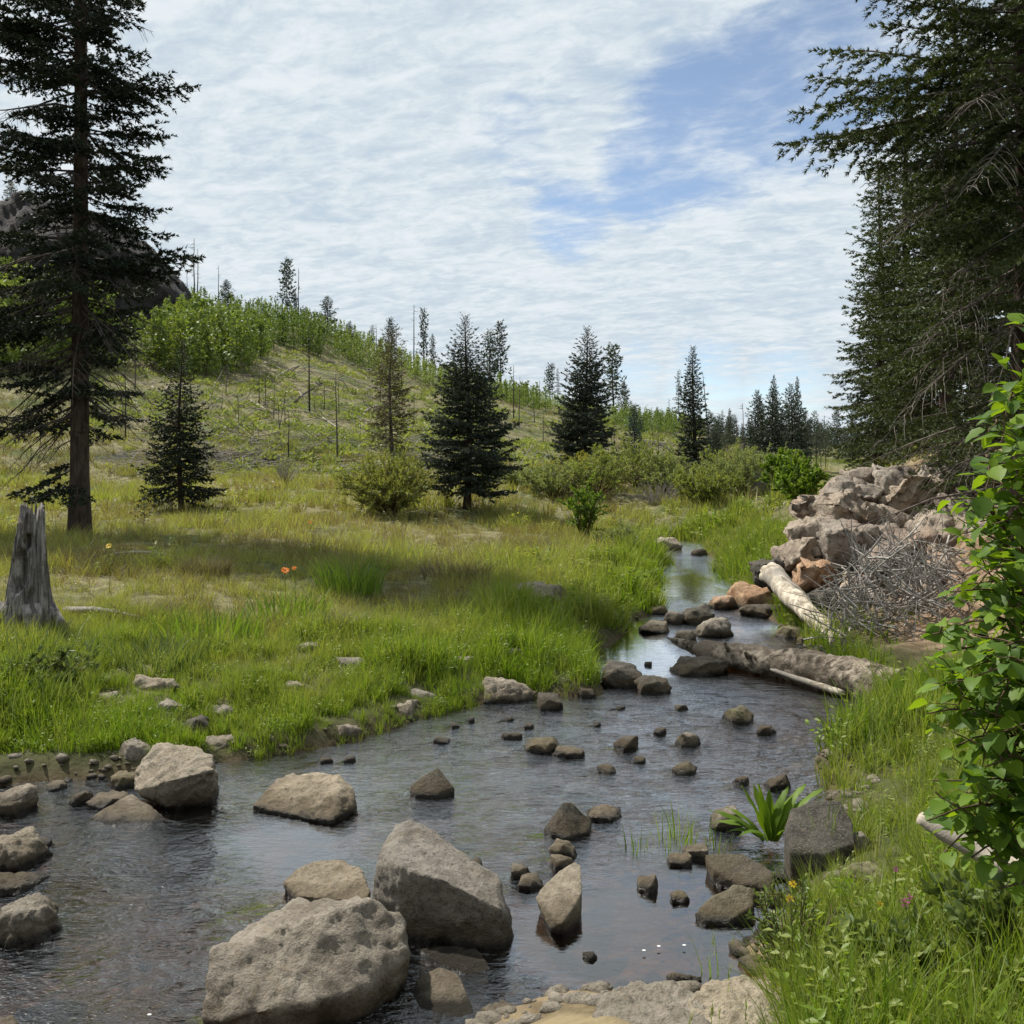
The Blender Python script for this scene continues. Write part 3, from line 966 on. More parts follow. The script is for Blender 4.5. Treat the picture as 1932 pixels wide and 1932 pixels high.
def build_aspens():
    rng = np.random.default_rng(15)
    shapes = []
    for k in range(4):
        bf = Buf()
        h = 3.2
        nb = 26
        zz = rng.uniform(0.06, 1.0, nb) * h
        az = rng.random(nb) * 6.283
        L = (0.55 * (1.08 - zz / h) + 0.08) * rng.uniform(.6, 1.2, nb)
        n = 86
        bi = rng.integers(0, nb, n)
        s = rng.random(n) ** .7
        P = np.stack([np.cos(az[bi]) * L[bi] * s, np.sin(az[bi]) * L[bi] * s, zz[bi] + s * L[bi] * 0.7], -1) + rng.normal(0, .05, (n, 3))
        D = rng.normal(size=(n, 3))
        tri_leaves(bf, P, D, rng.normal(size=(n, 3)), rng.uniform(.15, .28, n), rng.uniform(.13, .21, n), rng.random(n))
        tube(bf, [(0, 0, -.2), (0.03, 0, h * .5), (0, 0.03, h)], [.03, .02, .006], 3, 0.1, False)
        shapes.append(bf)
    N = 15500
    px = rng.uniform(-500, 1330, N)
    Y = 40 * (135 / 40) ** rng.random(N)
    # lower edge of the thicket in the photograph, and the ridge
    X = (px - CX) / FPX * Y
    D = np.interp(px, _rpx, _rD)
    Z = height(X, Y)
    py = HY - (Z - H) / Y * FPX
    low = np.interp(px, [-500, 0, 230, 330, 420, 470, 520, 560, 700, 760, 830, 940, 1010, 1060, 1150, 1250, 1330], [690, 690, 690, 702, 716, 690, 650, 655, 700, 712, 735, 752, 765, 772, 792, 815, 826])
    low = low + 9 + 10 * fbm(np.stack([px * .02, px * 0, px * 0], -1), 2, 5)
    pat = fbm(np.stack([X * .16, Y * .12, X * 0], -1), 3, 91)
    ok = (py < low) & (Y < D + 4) & (pat > -0.36)
    X, Y, Z, px, pat = X[ok], Y[ok], Z[ok], px[ok], pat[ok]
    n = len(X)
    tone = fbm(np.stack([X * .10, Y * .07, X * 0], -1), 3, 95)
    scl = rng.uniform(.55, 1.1, n) * np.interp(px, [200, 450, 800, 1300], [1.1, 1.0, .72, .6]) * (1 + .5 * pat) * (.66 + .34 * ss(2, 26, np.interp(px, _rpx, _rD) - Y))
    scatter('aspen_thicket', shapes, np.stack([X, Y, Z], -1), np.stack([rng.normal(0, .05, n), rng.normal(0, .05, n), rng.random(n) * 6.283], -1), scl,
            rng.integers(0, 4, n), np.clip(.45 + 1.1 * tone + .18 * rng.normal(size=n), 0, 1), M['aspen'], 'dense light green thicket of young aspens along the hill crest', 'thicket')


build_aspens()

# ------------------------------------------------------------------ rocks
def hull_rock(pts, target, seed, smooth_it=2, rough=0.05, fine=0.014, ridged=0.0):
    """an angular stone: the hull of its corners, edges worn, surface pitted; returns (mesh, centre)"""
    pts = np.asarray([tuple(p) for p in pts], float)
    c = pts.mean(0)
    c[2] = 0.0 if abs(c[2]) < 0.6 else c[2]
    size = float(np.max(np.ptp(pts, axis=0)))
    bm = bmesh.new()
    for p in pts:
        bm.verts.new(p - c)
    r = bmesh.ops.convex_hull(bm, input=bm.verts)
    junk = [g for g in set(r['geom_interior'] + r['geom_unused']) if isinstance(g, bmesh.types.BMVert)]
    if junk:
        bmesh.ops.delete(bm, geom=junk, context='VERTS')
    for it in range(7):
        ed = [e for e in bm.edges if e.calc_length() > target * 1.35]
        if not ed:
            break
        bmesh.ops.subdivide_edges(bm, edges=ed, cuts=1, use_grid_fill=False)
        bmesh.ops.triangulate(bm, faces=[f for f in bm.faces if len(f.verts) > 3])
    for it in range(smooth_it):
        bmesh.ops.smooth_vert(bm, verts=bm.verts, factor=0.5, use_axis_x=True, use_axis_y=True, use_axis_z=True)
    bmesh.ops.recalc_face_normals(bm, faces=bm.faces)
    bm.normal_update()
    me = bpy.data.meshes.new('rock')
    bm.to_mesh(me)
    bm.free()
    n = len(me.vertices)
    co = np.zeros(n * 3, np.float32)
    me.vertices.foreach_get('co', co)
    co = co.reshape(-1, 3).astype(float)
    nr = np.zeros(n * 3, np.float32)
    me.vertices.foreach_get('normal', nr)
    nr = nr.reshape(-1, 3)
    q = co / size
    disp = rough * size * fbm(q * 3.0 + seed, 3, seed) + fine * size * fbm(q * 14.0 + seed, 4, seed + 5, 0.6)
    if ridged:
        disp -= ridged * size * np.maximum(0, 0.25 - np.abs(fbm(q * 4.5 + seed * 1.3, 3, seed + 9))) * 2
    co = co + nr * disp[:, None]
    me.vertices.foreach_set('co', co.astype(np.float32).ravel())
    me.polygons.foreach_set('use_smooth', np.ones(len(me.polygons), bool))
    me.update()
    return me, Vector(c)


ROCK_FOOT = []


def put_rock(name, pts, mat, label, cat='rock', seed=1, px_target=7.0, group=None, **kw):
    Yc = float(np.mean([p[1] for p in pts]))
    size = float(np.max(np.ptp(np.asarray([tuple(p) for p in pts]), axis=0)))
    target = max(px_target / FPX * Yc, size / 34.0)
    me, c = hull_rock(pts, target, seed, **kw)
    arr = np.asarray([tuple(q) for q in pts])
    ROCK_FOOT.append((float(arr[:, 0].mean()), float(arr[:, 1].mean()), float(max(np.ptp(arr[:, 0]), np.ptp(arr[:, 1])) * .5)))
    o = link(name, me, M[mat], loc=c)
    if label:
        tag(o, label, cat, group)
    return o


def base_ring(pts, z=-0.12, grow=0.92):
    """the stone goes on below the water: its outline again, lower down"""
    p = np.asarray([tuple(q) for q in pts])
    c = p.mean(0)
    low = p[p[:, 2] < 0.13] if (p[:, 2] < 0.13).sum() >= 3 else p
    out = [Vector((c[0] + (q[0] - c[0]) * grow, c[1] + (q[1] - c[1]) * grow, z)) for q in low]
    return out


def P(*rows):
    return [at(px, py, Y) for px, py, Y in rows]


def build_main_rocks():
    # the great boulder in front
    p = P((375, 1926, 2.98), (398, 1790, 3.10), (440, 1772, 3.16), (478, 1760, 3.20), (628, 1734, 3.22), (674, 1708, 3.23), (704, 1689, 3.30), (770, 1734, 3.33),
          (775, 1800, 3.20), (690, 1868, 3.04), (495, 1913, 2.92), (420, 1930, 2.93), (508, 1722, 3.46), (556, 1692, 3.55))
    p += [Vector((-0.92, 3.06, -.15)), Vector((-0.45, 3.12, -.15)), Vector((-.38, 3.3, -.15)), Vector((-.85, 3.6, -.15)), Vector((-.4, 3.6, -.15))]
    put_rock('boulder', p, 'rock', 'largest pale grey boulder at the bottom, its broad pitted face tilted towards the viewer', 'boulder', 3, 4.5, rough=.03, fine=.034, smooth_it=1, ridged=.03)
    # the tall one behind it
    p = P((746, 1554, 3.92), (778, 1545, 3.97), (803, 1558, 3.95), (856, 1604, 3.86), (940, 1654, 3.72), (968, 1735, 3.60), (719, 1610, 3.74), (704, 1634, 3.72),
          (754, 1634, 3.58), (838, 1660, 3.52), (948, 1716, 3.50), (704, 1690, 3.72))
    p += [Vector((-.50, 3.72, -.15)), Vector((-.42, 3.60, -.15)), Vector((-.05, 3.52, -.15)), Vector((.02, 3.62, -.15)), Vector((-.40, 3.98, -.15)), Vector((-.08, 3.9, -.15)), at(962, 1782, 3.55)]
    put_rock('boulder', p, 'rock', 'tall boulder with a peaked pale top and a black shaded front face', 'boulder', 8, 4.5, rough=.022, fine=.02, smooth_it=1, ridged=.02)
    # half sunk behind the first
    p = P((535, 1662, 3.98), (565, 1640, 4.02), (598, 1622, 4.08), (650, 1622, 4.08), (682, 1640, 3.98), (700, 1680, 3.84), (690, 1700, 3.78), (560, 1690, 3.82))
    put_rock('boulder', p + base_ring(p), 'rock_tan', 'low tan rock awash just behind the largest boulder', 'rock', 12, 6.0, rough=.04, fine=.02)
    p = P((520, 1470, 5.12), (552, 1460, 5.22), (644, 1459, 5.06), (668, 1486, 4.98), (636, 1491, 4.86), (671, 1520, 4.85), (627, 1548, 4.70), (592, 1546, 4.72), (492, 1513, 4.92), (476, 1520, 4.9))
    put_rock('boulder', p + base_ring(p, -.12, .85), 'rock_tan', 'flat-topped tan boulder with a dark right end in midstream', 'boulder', 21, 5.0, rough=.03, fine=.03, smooth_it=1)
    p = P((771, 1486, 5.12), (792, 1467, 5.2), (828, 1447, 5.17), (859, 1486, 5.1), (829, 1500, 5.05), (782, 1498, 5.07))
    put_rock('rock', p + base_ring(p), 'rock_dark', 'dark wedge-shaped stone standing alone in the middle of the water', 'rock', 23, 6.0, rough=.02, fine=.012)
    # left bank
    p = P((294, 1398, 5.15), (336, 1408, 5.2), (375, 1411, 5.1), (402, 1427, 5.05), (321, 1472, 4.83), (403, 1453, 4.9), (258, 1493, 4.88), (251, 1466, 5.0), (264, 1436, 5.1), (312, 1520, 4.85),
          (403, 1500, 4.95))
    p += [Vector((-1.75, 5.0, -.12)), Vector((-1.58, 5.05, -.12)), Vector((-1.6, 5.3, -.1)), Vector((-1.9, 5.3, -.1))]
    put_rock('boulder', p, 'rock_tan', 'blocky tan boulder with a black overhang at the edge of the left bank', 'boulder', 27, 5.0, rough=.03, fine=.035, smooth_it=1, ridged=.02)
    p = P((150, 1556, 4.72), (200, 1525, 4.85), (248, 1495, 4.9), (268, 1505, 4.88), (292, 1530, 4.82), (312, 1546, 4.76), (296, 1553, 4.7), (200, 1558, 4.68))
    put_rock('rock', p + base_ring(p), 'rock', 'low triangular grey rock lying against the blocky tan boulder', 'rock', 29, 6.0, rough=.03, fine=.018)
    # blade-shaped stone
    p = P((1085, 1624, 4.0), (1096, 1631, 3.98), (1098, 1683, 3.78), (1093, 1728, 3.70), (1056, 1758, 3.62), (1038, 1752, 3.64), (1009, 1694, 3.76), (1016, 1679, 3.82), (1057, 1641, 3.95), (1094, 1668, 3.83), (1060, 1742, 3.60))
    p += [Vector((.26, 3.72, -.1)), Vector((.18, 3.66, -.1)), Vector((.14, 3.85, -.1)), Vector((.25, 4.0, -.1))]
    put_rock('rock', p, 'rock_tan', 'pale blade-shaped slab tipped up out of the calm pool', 'rock', 33, 5.0, rough=.015, fine=.008, smooth_it=1)
    p = P((1023, 1567, 4.62), (1062, 1513, 4.63), (1078, 1513, 4.64), (1117, 1548, 4.66), (1113, 1570, 4.56), (1074, 1580, 4.5), (1058, 1520, 4.6), (1040, 1574, 4.54))
    put_rock('rock', p + base_ring(p), 'rock_dark', 'dark pyramid-shaped rock near the head of the calm pool', 'rock', 35, 5.0, rough=.02, fine=.014, smooth_it=1)
    p = P((1330, 1612, 4.18), (1400, 1610, 4.14), (1450, 1638, 4.04), (1462, 1655, 3.98), (1456, 1680, 3.94), (1400, 1670, 3.95), (1345, 1640, 4.06))
    put_rock('rock', p + base_ring(p), 'rock_dark', 'rough dark slab under the broad-leaved plant on the right', 'rock', 37, 5.0, rough=.03, fine=.02)
    p = P((1310, 1722, 3.74), (1345, 1688, 3.80), (1385, 1666, 3.84), (1425, 1678, 3.84), (1420, 1712, 3.75), (1375, 1738, 3.69), (1330, 1738, 3.69))
    put_rock('rock', p + base_ring(p), 'rock_moss', 'brownish oval stone with a pale waterline in the calm pool', 'rock', 39, 5.0, rough=.03, fine=.02)
    p = P((1480, 1560, 4.2), (1492, 1525, 4.25), (1530, 1508, 4.28), (1585, 1510, 4.25), (1608, 1550, 4.15), (1616, 1590, 4.05), (1560, 1612, 3.98), (1490, 1605, 4.02))
    p += [Vector((q.x, q.y, -.03)) for q in p]
    put_rock('boulder', p, 'rock_dark', 'dark brown boulder behind green blades on the right bank', 'boulder', 41, 6.0, rough=.03, fine=.012)
    # stones wedged at the foot of the two great boulders
    p = P((790, 1788, 3.5), (830, 1782, 3.52), (900, 1790, 3.48), (925, 1825, 3.38), (922, 1850, 3.32), (880, 1838, 3.34), (820, 1810, 3.42))
    put_rock('rock', p + base_ring(p), 'rock', 'pale flat slab wedged under the tall black-faced boulder', 'rock', 43, 5.0, rough=.03, fine=.012)
    p = P((770, 1880, 3.2), (790, 1838, 3.28), (830, 1822, 3.3), (865, 1835, 3.26), (880, 1870, 3.2), (898, 1915, 3.1), (870, 1922, 3.08), (790, 1905, 3.12))
    put_rock('rock', p + base_ring(p), 'rock', 'smooth round-topped grey stone beside the largest boulder', 'rock', 45, 5.0, rough=.02, fine=.006, smooth_it=4)
    # bottom edge
    p = P((1120, 1905, 2.72), (1140, 1870, 2.80), (1200, 1847, 2.88), (1270, 1850, 2.88), (1320, 1880, 2.80), (1340, 1935, 2.62), (1250, 1990, 2.50), (1130, 1975, 2.55))
    put_rock('boulder', p + base_ring(p, .02, 1.0) + [Vector((q.x, q.y, .02)) for q in p], 'rock_tan', 'pale tan boulder cut by the bottom edge, right of the centre', 'boulder', 47, 5.0, rough=.04, fine=.035, smooth_it=1, ridged=.03)
    p = P((1300, 1885, 2.74), (1340, 1848, 2.82), (1410, 1838, 2.84), (1475, 1858, 2.78), (1490, 1930, 2.6), (1400, 1975, 2.5), (1310, 1975, 2.55))
    put_rock('boulder', p + [Vector((q.x, q.y, .02)) for q in p], 'rock_tan', 'tan grass-fringed rock at the bottom of the right bank', 'rock', 49, 5.0, rough=.05, fine=.03, smooth_it=1, ridged=.05)


def gen_rock(x0, x1, yt, yb, seed, on=None, ang=0.5):
    """corners of a stone that fills a box in the photograph, its foot on the water (or the land)"""
    rng = np.random.default_rng(seed)
    xc = (x0 + x1) / 2
    if on is None:
        Yf = H * FPX / (yb - HY)
        z0 = 0.0
    else:
        g = ground(xc, yb)
        Yf, z0 = g.y, g.z
    w = (x1 - x0) / FPX * Yf
    d = w * rng.uniform(.75, 1.05)
    for _ in range(10):
        h = (H - z0) - (yt - HY) * (Yf + .62 * d) / FPX
        if h > 0.17 * w:
            break
        d *= .8
    h = min(max(h, 0.13 * w), (0.34 if x1 - x0 < 45 else 0.44) * w)
    pts = []
    slope = rng.uniform(-.35, .35)          # the top face tips to one side
    for lay, (zf, rf, k) in enumerate(((1.0, 0.72, 4), (0.5, 1.0, 4), (0.0, 1.04, 4), (-0.6, 0.9, 4))):
        a0 = rng.random() * 6.283
        for i in range(k):
            a = a0 + (i + rng.uniform(-.38, .38)) / k * 6.283
            r = rf * rng.uniform(0.7, 1.08)
            ca, sa = np.cos(a), np.sin(a)
            m = 1 / max(abs(ca), abs(sa)) ** (0.6)
            qx = min(max(ca * r * m, -1), 1)
            z = zf * h * (rng.uniform(.8, 1.05) if lay < 2 else 1) * (1 + (slope * qx if lay < 2 else 0))
            if lay == 3:
                z = min(-.06, -.4 * h)
            pts.append(Vector((qx * w / 2, min(max(sa * r * m, -1), 1) * d / 2 + d / 2, z)))
    X = (xc - CX) / FPX * Yf
    return [Vector((X + q.x, Yf + q.y, z0 + q.z)) for q in pts]


# x0, x1, top, foot, where, material, name, label, category
ROCKS = [
    (-40, 55, 1463, 1545, 'w', 'rock', 'boulder', 'grey mossy-footed boulder cut by the left edge beside the grass', 'boulder'),
    (-60, 62, 1546, 1645, 'w', 'rock_tan', 'boulder', 'knobbly tan boulder at the left edge over brown water', 'boulder'),
    (-60, 56, 1648, 1698, 'w', 'rock_dark', 'rock', 'dark split slab at the left edge, above a lighter slab', 'rock'),
    (-60, 82, 1694, 1790, 'w', 'rock', 'rock', 'lowest slab at the left edge, flat and pale grey', 'rock'),
    (-60, 30, 1905, 1990, 'w', 'rock', 'rock', 'rock tip in the bottom left corner', 'rock'),
    (1108, 1182, 1522, 1552, 'w', 'rock_tan', 'rock', 'flat tan stone just right of the dark pyramid-shaped rock', 'rock'),
    (1036, 1092, 1574, 1622, 'w', 'rock_tan', 'rock', 'light rounded stone directly below the dark pyramid-shaped rock', 'stone'),
    (1034, 1090, 1608, 1648, 'w', 'rock_tan', 'rock', 'light stone between the rounded stone and the blade-shaped slab', 'stone'),
    (960, 1008, 1625, 1660, 'w', 'rock_tan', 'rock', 'small tan stone left of the blade-shaped slab, upper of two', 'stone'),
    (975, 1030, 1650, 1682, 'w', 'rock_tan', 'rock', 'small tan stone left of the blade-shaped slab, lower of two', 'stone'),
    (1200, 1254, 1634, 1688, 'w', 'rock_tan', 'rock', 'small cream stone standing alone in the calm pool', 'stone'),
    (1264, 1306, 1662, 1706, 'w', 'rock_moss', 'rock', 'small dark stone between the cream stone and the oval stone', 'stone'),
    (1258, 1318, 1608, 1638, 'w', 'rock_tan', 'rock', 'flat cream pebble slab left of the rough dark slab', 'stone'),
    (1288, 1350, 1594, 1630, 'w', 'rock', 'rock', 'smooth grey stone behind the flat cream pebble slab', 'stone'),
    (1338, 1410, 1520, 1572, 'w', 'rock_tan', 'rock', 'tan slab half hidden behind the broad-leaved plant', 'rock'),
    (1440, 1500, 1645, 1665, 'w', 'rock_tan', 'rock', 'narrow pale stone at the right end of the rough dark slab', 'stone'),
    (1405, 1500, 1680, 1706, 'w', 'rock_tan', 'rock', 'thin pale slab at the water edge below the rough dark slab', 'stone'),
    (904, 1002, 1888, 1960, 'w', 'rock', 'rock', 'mottled round stone at the bottom edge, left of the pale tan boulder', 'stone'),
    (1004, 1132, 1904, 1960, 'w', 'rock_tan', 'rock', 'low tan stone at the bottom edge between two larger ones', 'stone'),
    (1092, 1122, 1876, 1900, 'w', 'rock', 'rock', 'tiny grey stone in the water above the low tan stone', 'stone'),
    (1255, 1330, 1838, 1860, 'w', 'rock_tan', 'rock', 'row-like pale stone behind the pale tan boulder at the bottom', 'stone'),
    (1096, 1128, 1795, 1815, 'w', 'rock_dark', 'rock', 'tiny dark stone below the foot of the blade-shaped slab', 'stone'),
    (872, 912, 1612, 1640, 'w', 'rock_dark', 'rock', 'small dark stone showing behind the tall black-faced boulder', 'stone'),
    (984, 1062, 1394, 1424, 'w', 'rock_moss', 'rock', 'low mossy stone in the riffle, left of a touching pair', 'stone'),
    (1040, 1108, 1408, 1432, 'w', 'rock_tan', 'rock', 'low tan stone in the riffle, right of a touching pair', 'stone'),
    (1158, 1212, 1378, 1420, 'w', 'rock_dark', 'rock', 'chunky dark stone in the middle of the riffle', 'rock'),
    (1194, 1224, 1416, 1442, 'w', 'rock_dark', 'rock', 'small round stone just below the chunky dark stone', 'stone'),
    (1126, 1166, 1436, 1462, 'w', 'rock_dark', 'rock', 'small black stone left of and below the chunky dark stone', 'stone'),
    (1268, 1322, 1436, 1464, 'w', 'rock_moss', 'rock', 'mossy stone in the riffle below the angular tan stone', 'stone'),
    (1276, 1328, 1380, 1410, 'w', 'rock_tan', 'rock', 'angular tan stone with a dark tip right of the chunky dark stone', 'stone'),
    (1232, 1262, 1372, 1386, 'w', 'rock_dark', 'rock', 'tiny dark stone touching the left of the angular tan stone', 'stone'),
    (1368, 1434, 1332, 1368, 'w', 'rock_moss', 'rock', 'flat-topped brown stone below the big fallen log', 'rock'),
    (1430, 1472, 1364, 1388, 'w', 'rock_dark', 'rock', 'dark stone beside the flat-topped brown stone, nearer the right bank', 'stone'),
    (1385, 1424, 1458, 1484, 'w', 'rock_dark', 'rock', 'dark stone left of the tips of the broad-leaved plant', 'stone'),
    (1448, 1502, 1462, 1492, 'w', 'rock_dark', 'rock', 'black stone behind the tips of the broad-leaved plant', 'stone'),
    (1274, 1302, 1322, 1342, 'w', 'rock_dark', 'rock', 'small dark stone in the water left of the flat-topped brown stone', 'stone'),
    (1162, 1182, 1324, 1340, 'w', 'rock_dark', 'rock', 'tiny dark stone at the upper end of the riffle', 'stone'),
    (1118, 1136, 1354, 1370, 'w', 'rock_dark', 'rock', 'tiny dark stone above and left of the chunky dark stone', 'stone'),
    (1214, 1234, 1245, 1257, 'w', 'rock_dark', 'rock', 'tiny dark stone in the bright still water', 'stone'),
    (1128, 1218, 1250, 1300, 'w', 'rock_dark', 'boulder', 'dark brown boulder at the tip of the grassy point', 'boulder'),
    (1200, 1282, 1276, 1312, 'w', 'rock_dark', 'rock', 'flat dark rock right of the boulder at the grassy point', 'rock'),
    (1270, 1400, 1236, 1278, 'w', 'rock_dark', 'boulder', 'dark boulder propping up the far end of the fallen log', 'boulder'),
    (898, 1016, 1276, 1330, 'w', 'rock', 'boulder', 'smooth grey boulder at the foot of the grass bank', 'boulder'),
    (1008, 1066, 1306, 1342, 'w', 'rock_dark', 'rock', 'dark angular rock right of the smooth grey boulder', 'rock'),
    (1090, 1130, 1288, 1318, 'w', 'rock_dark', 'rock', 'dark rock in the grass between the smooth grey boulder and the point', 'rock'),
    (880, 898, 1344, 1362, 'w', 'rock', 'rock', 'tiny grey stone near the left bank, left of its twin', 'stone'),
    (952, 970, 1342, 1360, 'w', 'rock', 'rock', 'tiny grey stone below the smooth grey boulder', 'stone'),
    (845, 868, 1362, 1374, 'w', 'rock_dark', 'rock', 'tiny flat dark stone off the pale bank stones', 'stone'),
    (985, 1012, 1364, 1374, 'w', 'rock_dark', 'rock', 'tiny flat dark stone in the riffle below the grey boulder', 'stone'),
    (940, 992, 1382, 1394, 'w', 'rock_dark', 'rock', 'long flat dark stone barely above the riffle', 'stone'),
    (815, 850, 1390, 1404, 'w', 'rock_dark', 'rock', 'flat grey stone awash off the left bank', 'stone'),
    (696, 800, 1324, 1366, 'w', 'rock_tan', 'rock', 'pale tan stone spilling from the left bank into the water', 'rock'),
    (748, 832, 1300, 1345, 'w', 'rock', 'rock', 'grey stone half buried in grass above the pale tan bank stone', 'rock'),
    (576, 640, 1350, 1396, 'w', 'rock_tan', 'rock', 'pale bank stone showing between two clumps of bright grass', 'rock'),
    (612, 688, 1362, 1402, 'w', 'rock', 'rock', 'grey bank stone with a dark foot beside the bright grass', 'rock'),
    (598, 628, 1428, 1442, 'w', 'rock_dark', 'rock', 'small black stone awash off the bright grass, left of two', 'stone'),
    (646, 672, 1422, 1440, 'w', 'rock_dark', 'rock', 'small black stone awash off the bright grass, right of two', 'stone'),
    (362, 440, 1388, 1436, 'w', 'rock_tan', 'boulder', 'tan knob of rock right behind the blocky tan boulder', 'rock'),
    (430, 470, 1390, 1420, 'w', 'rock_dark', 'rock', 'small dark rock right of the tan knob of rock', 'stone'),
    (205, 280, 1395, 1450, 'g', 'rock', 'rock', 'grey rock half hidden by grass left of the blocky tan boulder', 'rock'),
    (185, 262, 1440, 1460, 'w', 'rock_tan', 'rock', 'flat pale slab left of the blocky tan boulder', 'rock'),
    (186, 255, 1455, 1492, 'w', 'rock_moss', 'rock', 'rounded mossy stone below the flat pale slab', 'stone'),
    (120, 165, 1478, 1520, 'w', 'rock_dark', 'rock', 'small dark tilted stone above the low triangular rock', 'stone'),
    (150, 232, 1495, 1528, 'w', 'rock', 'rock', 'flat grey stone above the low triangular rock', 'stone'),
    (66, 122, 1472, 1496, 'w', 'rock_tan', 'rock', 'small pale stone at the grass edge near the left side', 'stone'),
    (55, 90, 1580, 1598, 'w', 'rock_dark', 'rock', 'small dark stone beside the knobbly tan boulder', 'stone'),
    (612, 708, 1238, 1264, 'g', 'rock', 'rock', 'long flat grey stone lying in the shaded grass', 'rock'),
    (548, 606, 1210, 1234, 'g', 'rock', 'rock', 'small pale grey stone above the long flat grey stone', 'stone'),
    (855, 905, 1238, 1258, 'g', 'rock', 'rock', 'small grey stone in deep shade on the grass bank', 'stone'),
    (940, 1000, 1222, 1250, 'g', 'rock_dark', 'rock', 'dark rounded stone in deep shade on the grass bank', 'stone'),
    (225, 340, 1276, 1306, 'g', 'rock_tan', 'rock', 'long pale slab lying in bright grass below the stump', 'rock'),
    (168, 216, 1306, 1336, 'g', 'rock', 'rock', 'rounded grey stone in bright grass below the long pale slab', 'stone'),
    (284, 345, 1322, 1350, 'g', 'rock', 'rock', 'flat grey stone left of the dark stone in bright grass', 'stone'),
    (330, 392, 1326, 1392, 'g', 'rock_dark', 'rock', 'dark-sided upright stone in bright grass', 'rock'),
    (385, 440, 1330, 1352, 'g', 'rock', 'rock', 'flat grey stone right of the dark stone in bright grass', 'stone'),
    (520, 575, 1285, 1305, 'g', 'rock', 'rock', 'small grey stone deep in bright grass above the bank stones', 'stone'),
    (935, 1086, 1098, 1140, 'g', 'rock', 'rock', 'long grey ledge undercut at its end on the meadow edge', 'rock'),
    (1283, 1352, 1128, 1180, 'w', 'rock_dark', 'rock', 'pointed dark rock in the narrows upstream', 'rock'),
    (1252, 1300, 1140, 1178, 'w', 'rock', 'rock', 'grey rock touching the pointed dark rock on its left', 'rock'),
    (1205, 1275, 1172, 1196, 'w', 'rock_tan', 'rock', 'flat pale stones ledge below the pointed dark rock', 'rock'),
    (1316, 1392, 1165, 1204, 'w', 'rock', 'rock', 'rounded grey rock just above the far tip of the log', 'rock'),
    (1222, 1266, 1140, 1160, 'w', 'rock_moss', 'rock', 'small mossy stone at the end of the bright sedge', 'stone'),
    (1270, 1318, 1188, 1212, 'w', 'rock_tan', 'rock', 'flat pale stone at the splintered tip of the log', 'stone'),
    (1385, 1478, 1095, 1148, 'w', 'rock_brown', 'boulder', 'orange-brown block at the water under the pale leaning log', 'boulder'),
    (1340, 1400, 1120, 1150, 'w', 'rock_brown', 'rock', 'low brown stone left of the orange-brown block', 'stone'),
    (1400, 1500, 1140, 1166, 'w', 'rock_dark', 'rock', 'dark flat stone below the orange-brown block', 'stone'),
    (1304, 1342, 1024, 1048, 'w', 'rock_dark', 'rock', 'dark stone at the far step in the stream', 'rock'),
    (1232, 1290, 1008, 1042, 'w', 'rock_tan', 'rock', 'tan rock left of the far step in the stream', 'rock'),
    (1388, 1424, 1014, 1040, 'g', 'rock_tan', 'rock', 'small whitish rock in the bright sedge upstream', 'stone'),
    (1470, 1530, 1180, 1215, 'g', 'rock_moss', 'rock', 'mossy rock on the right bank behind the fallen log', 'rock'),
    (1590, 1650, 1565, 1610, 'g', 'rock', 'rock', 'grey stone in the grass right of the dark brown boulder', 'stone'),
    (1600, 1700, 1630, 1680, 'g', 'rock_moss', 'rock', 'moss-covered stone in the right bank grass', 'stone'),
    (1675, 1760, 1722, 1760, 'g', 'rock_moss', 'rock', 'pale mossy stone near the pink flower', 'stone'),
    (1840, 1990, 1762, 1850, 'g', 'rock_brown', 'rock', 'tan-orange rock in the grass at the right edge', 'rock'),
    (1480, 1580, 1790, 1860, 'g', 'rock_tan', 'rock', 'pale stone hidden by weeds at the bottom of the right bank', 'rock'),
]


def build_rocks():
    build_main_rocks()
    for i, (x0, x1, yt, yb, on, mat, name, label, cat) in enumerate(ROCKS):
        pts = gen_rock(x0, x1, yt, yb, 100 + i * 7, None if on == 'w' else 'g')
        put_rock(name, pts, mat, label, cat, 200 + i, 6.0, rough=.035, fine=.034, smooth_it=0, ridged=.08)
    # pebbles along the margins: too many and too small to count
    rng = np.random.default_rng(77)
    shapes = []
    for k in range(5):
        dv = unit(rng.normal(size=(15, 3))) * rng.uniform(.8, 1.05, (15, 1)) * [1, .8, .42]
        me, _ = hull_rock([Vector(q) for q in dv], 0.8, k, 1, .05, .02)
        v = np.zeros(len(me.vertices) * 3, np.float32)
        me.vertices.foreach_get('co', v)
        v = v.reshape(-1, 3)
        v = v / np.abs(v).max()
        f = np.array([p.vertices[:] for p in me.polygons])
        bf = Buf()
        bf.add(v, f)
        shapes.append(bf)
    N = 15000
    px = rng.uniform(-100, 1750, N)
    Y = 2.7 * (14 / 2.7) ** rng.random(N)
    X = (px - CX) / FPX * Y
    d = stream_d(X, Y)
    ok = (np.abs(d) < 0.28 * rng.random(N) ** .6) | ((d < 0) & (rng.random(N) < 0.025))
    left_bank = (~is_right(X, Y)) & (d > -.05)
    ok &= ~(left_bank & (rng.random(N) < .8))
    X, Y = X[ok], Y[ok]
    n = len(X)
    s = 0.012 + 0.05 * rng.random(n) ** 3
    Z = height(X, Y) - s * .05
    scatter('pebbles', shapes, np.stack([X, Y, Z], -1), rng.random((n, 3)) * [.3, .3, 6.28], s, rng.integers(0, 5, n), rng.random(n), M['rock_tan'],
            'loose pebbles along the water edge and on the stream bed', 'pebbles')


build_rocks()
build_water()
build_grass()


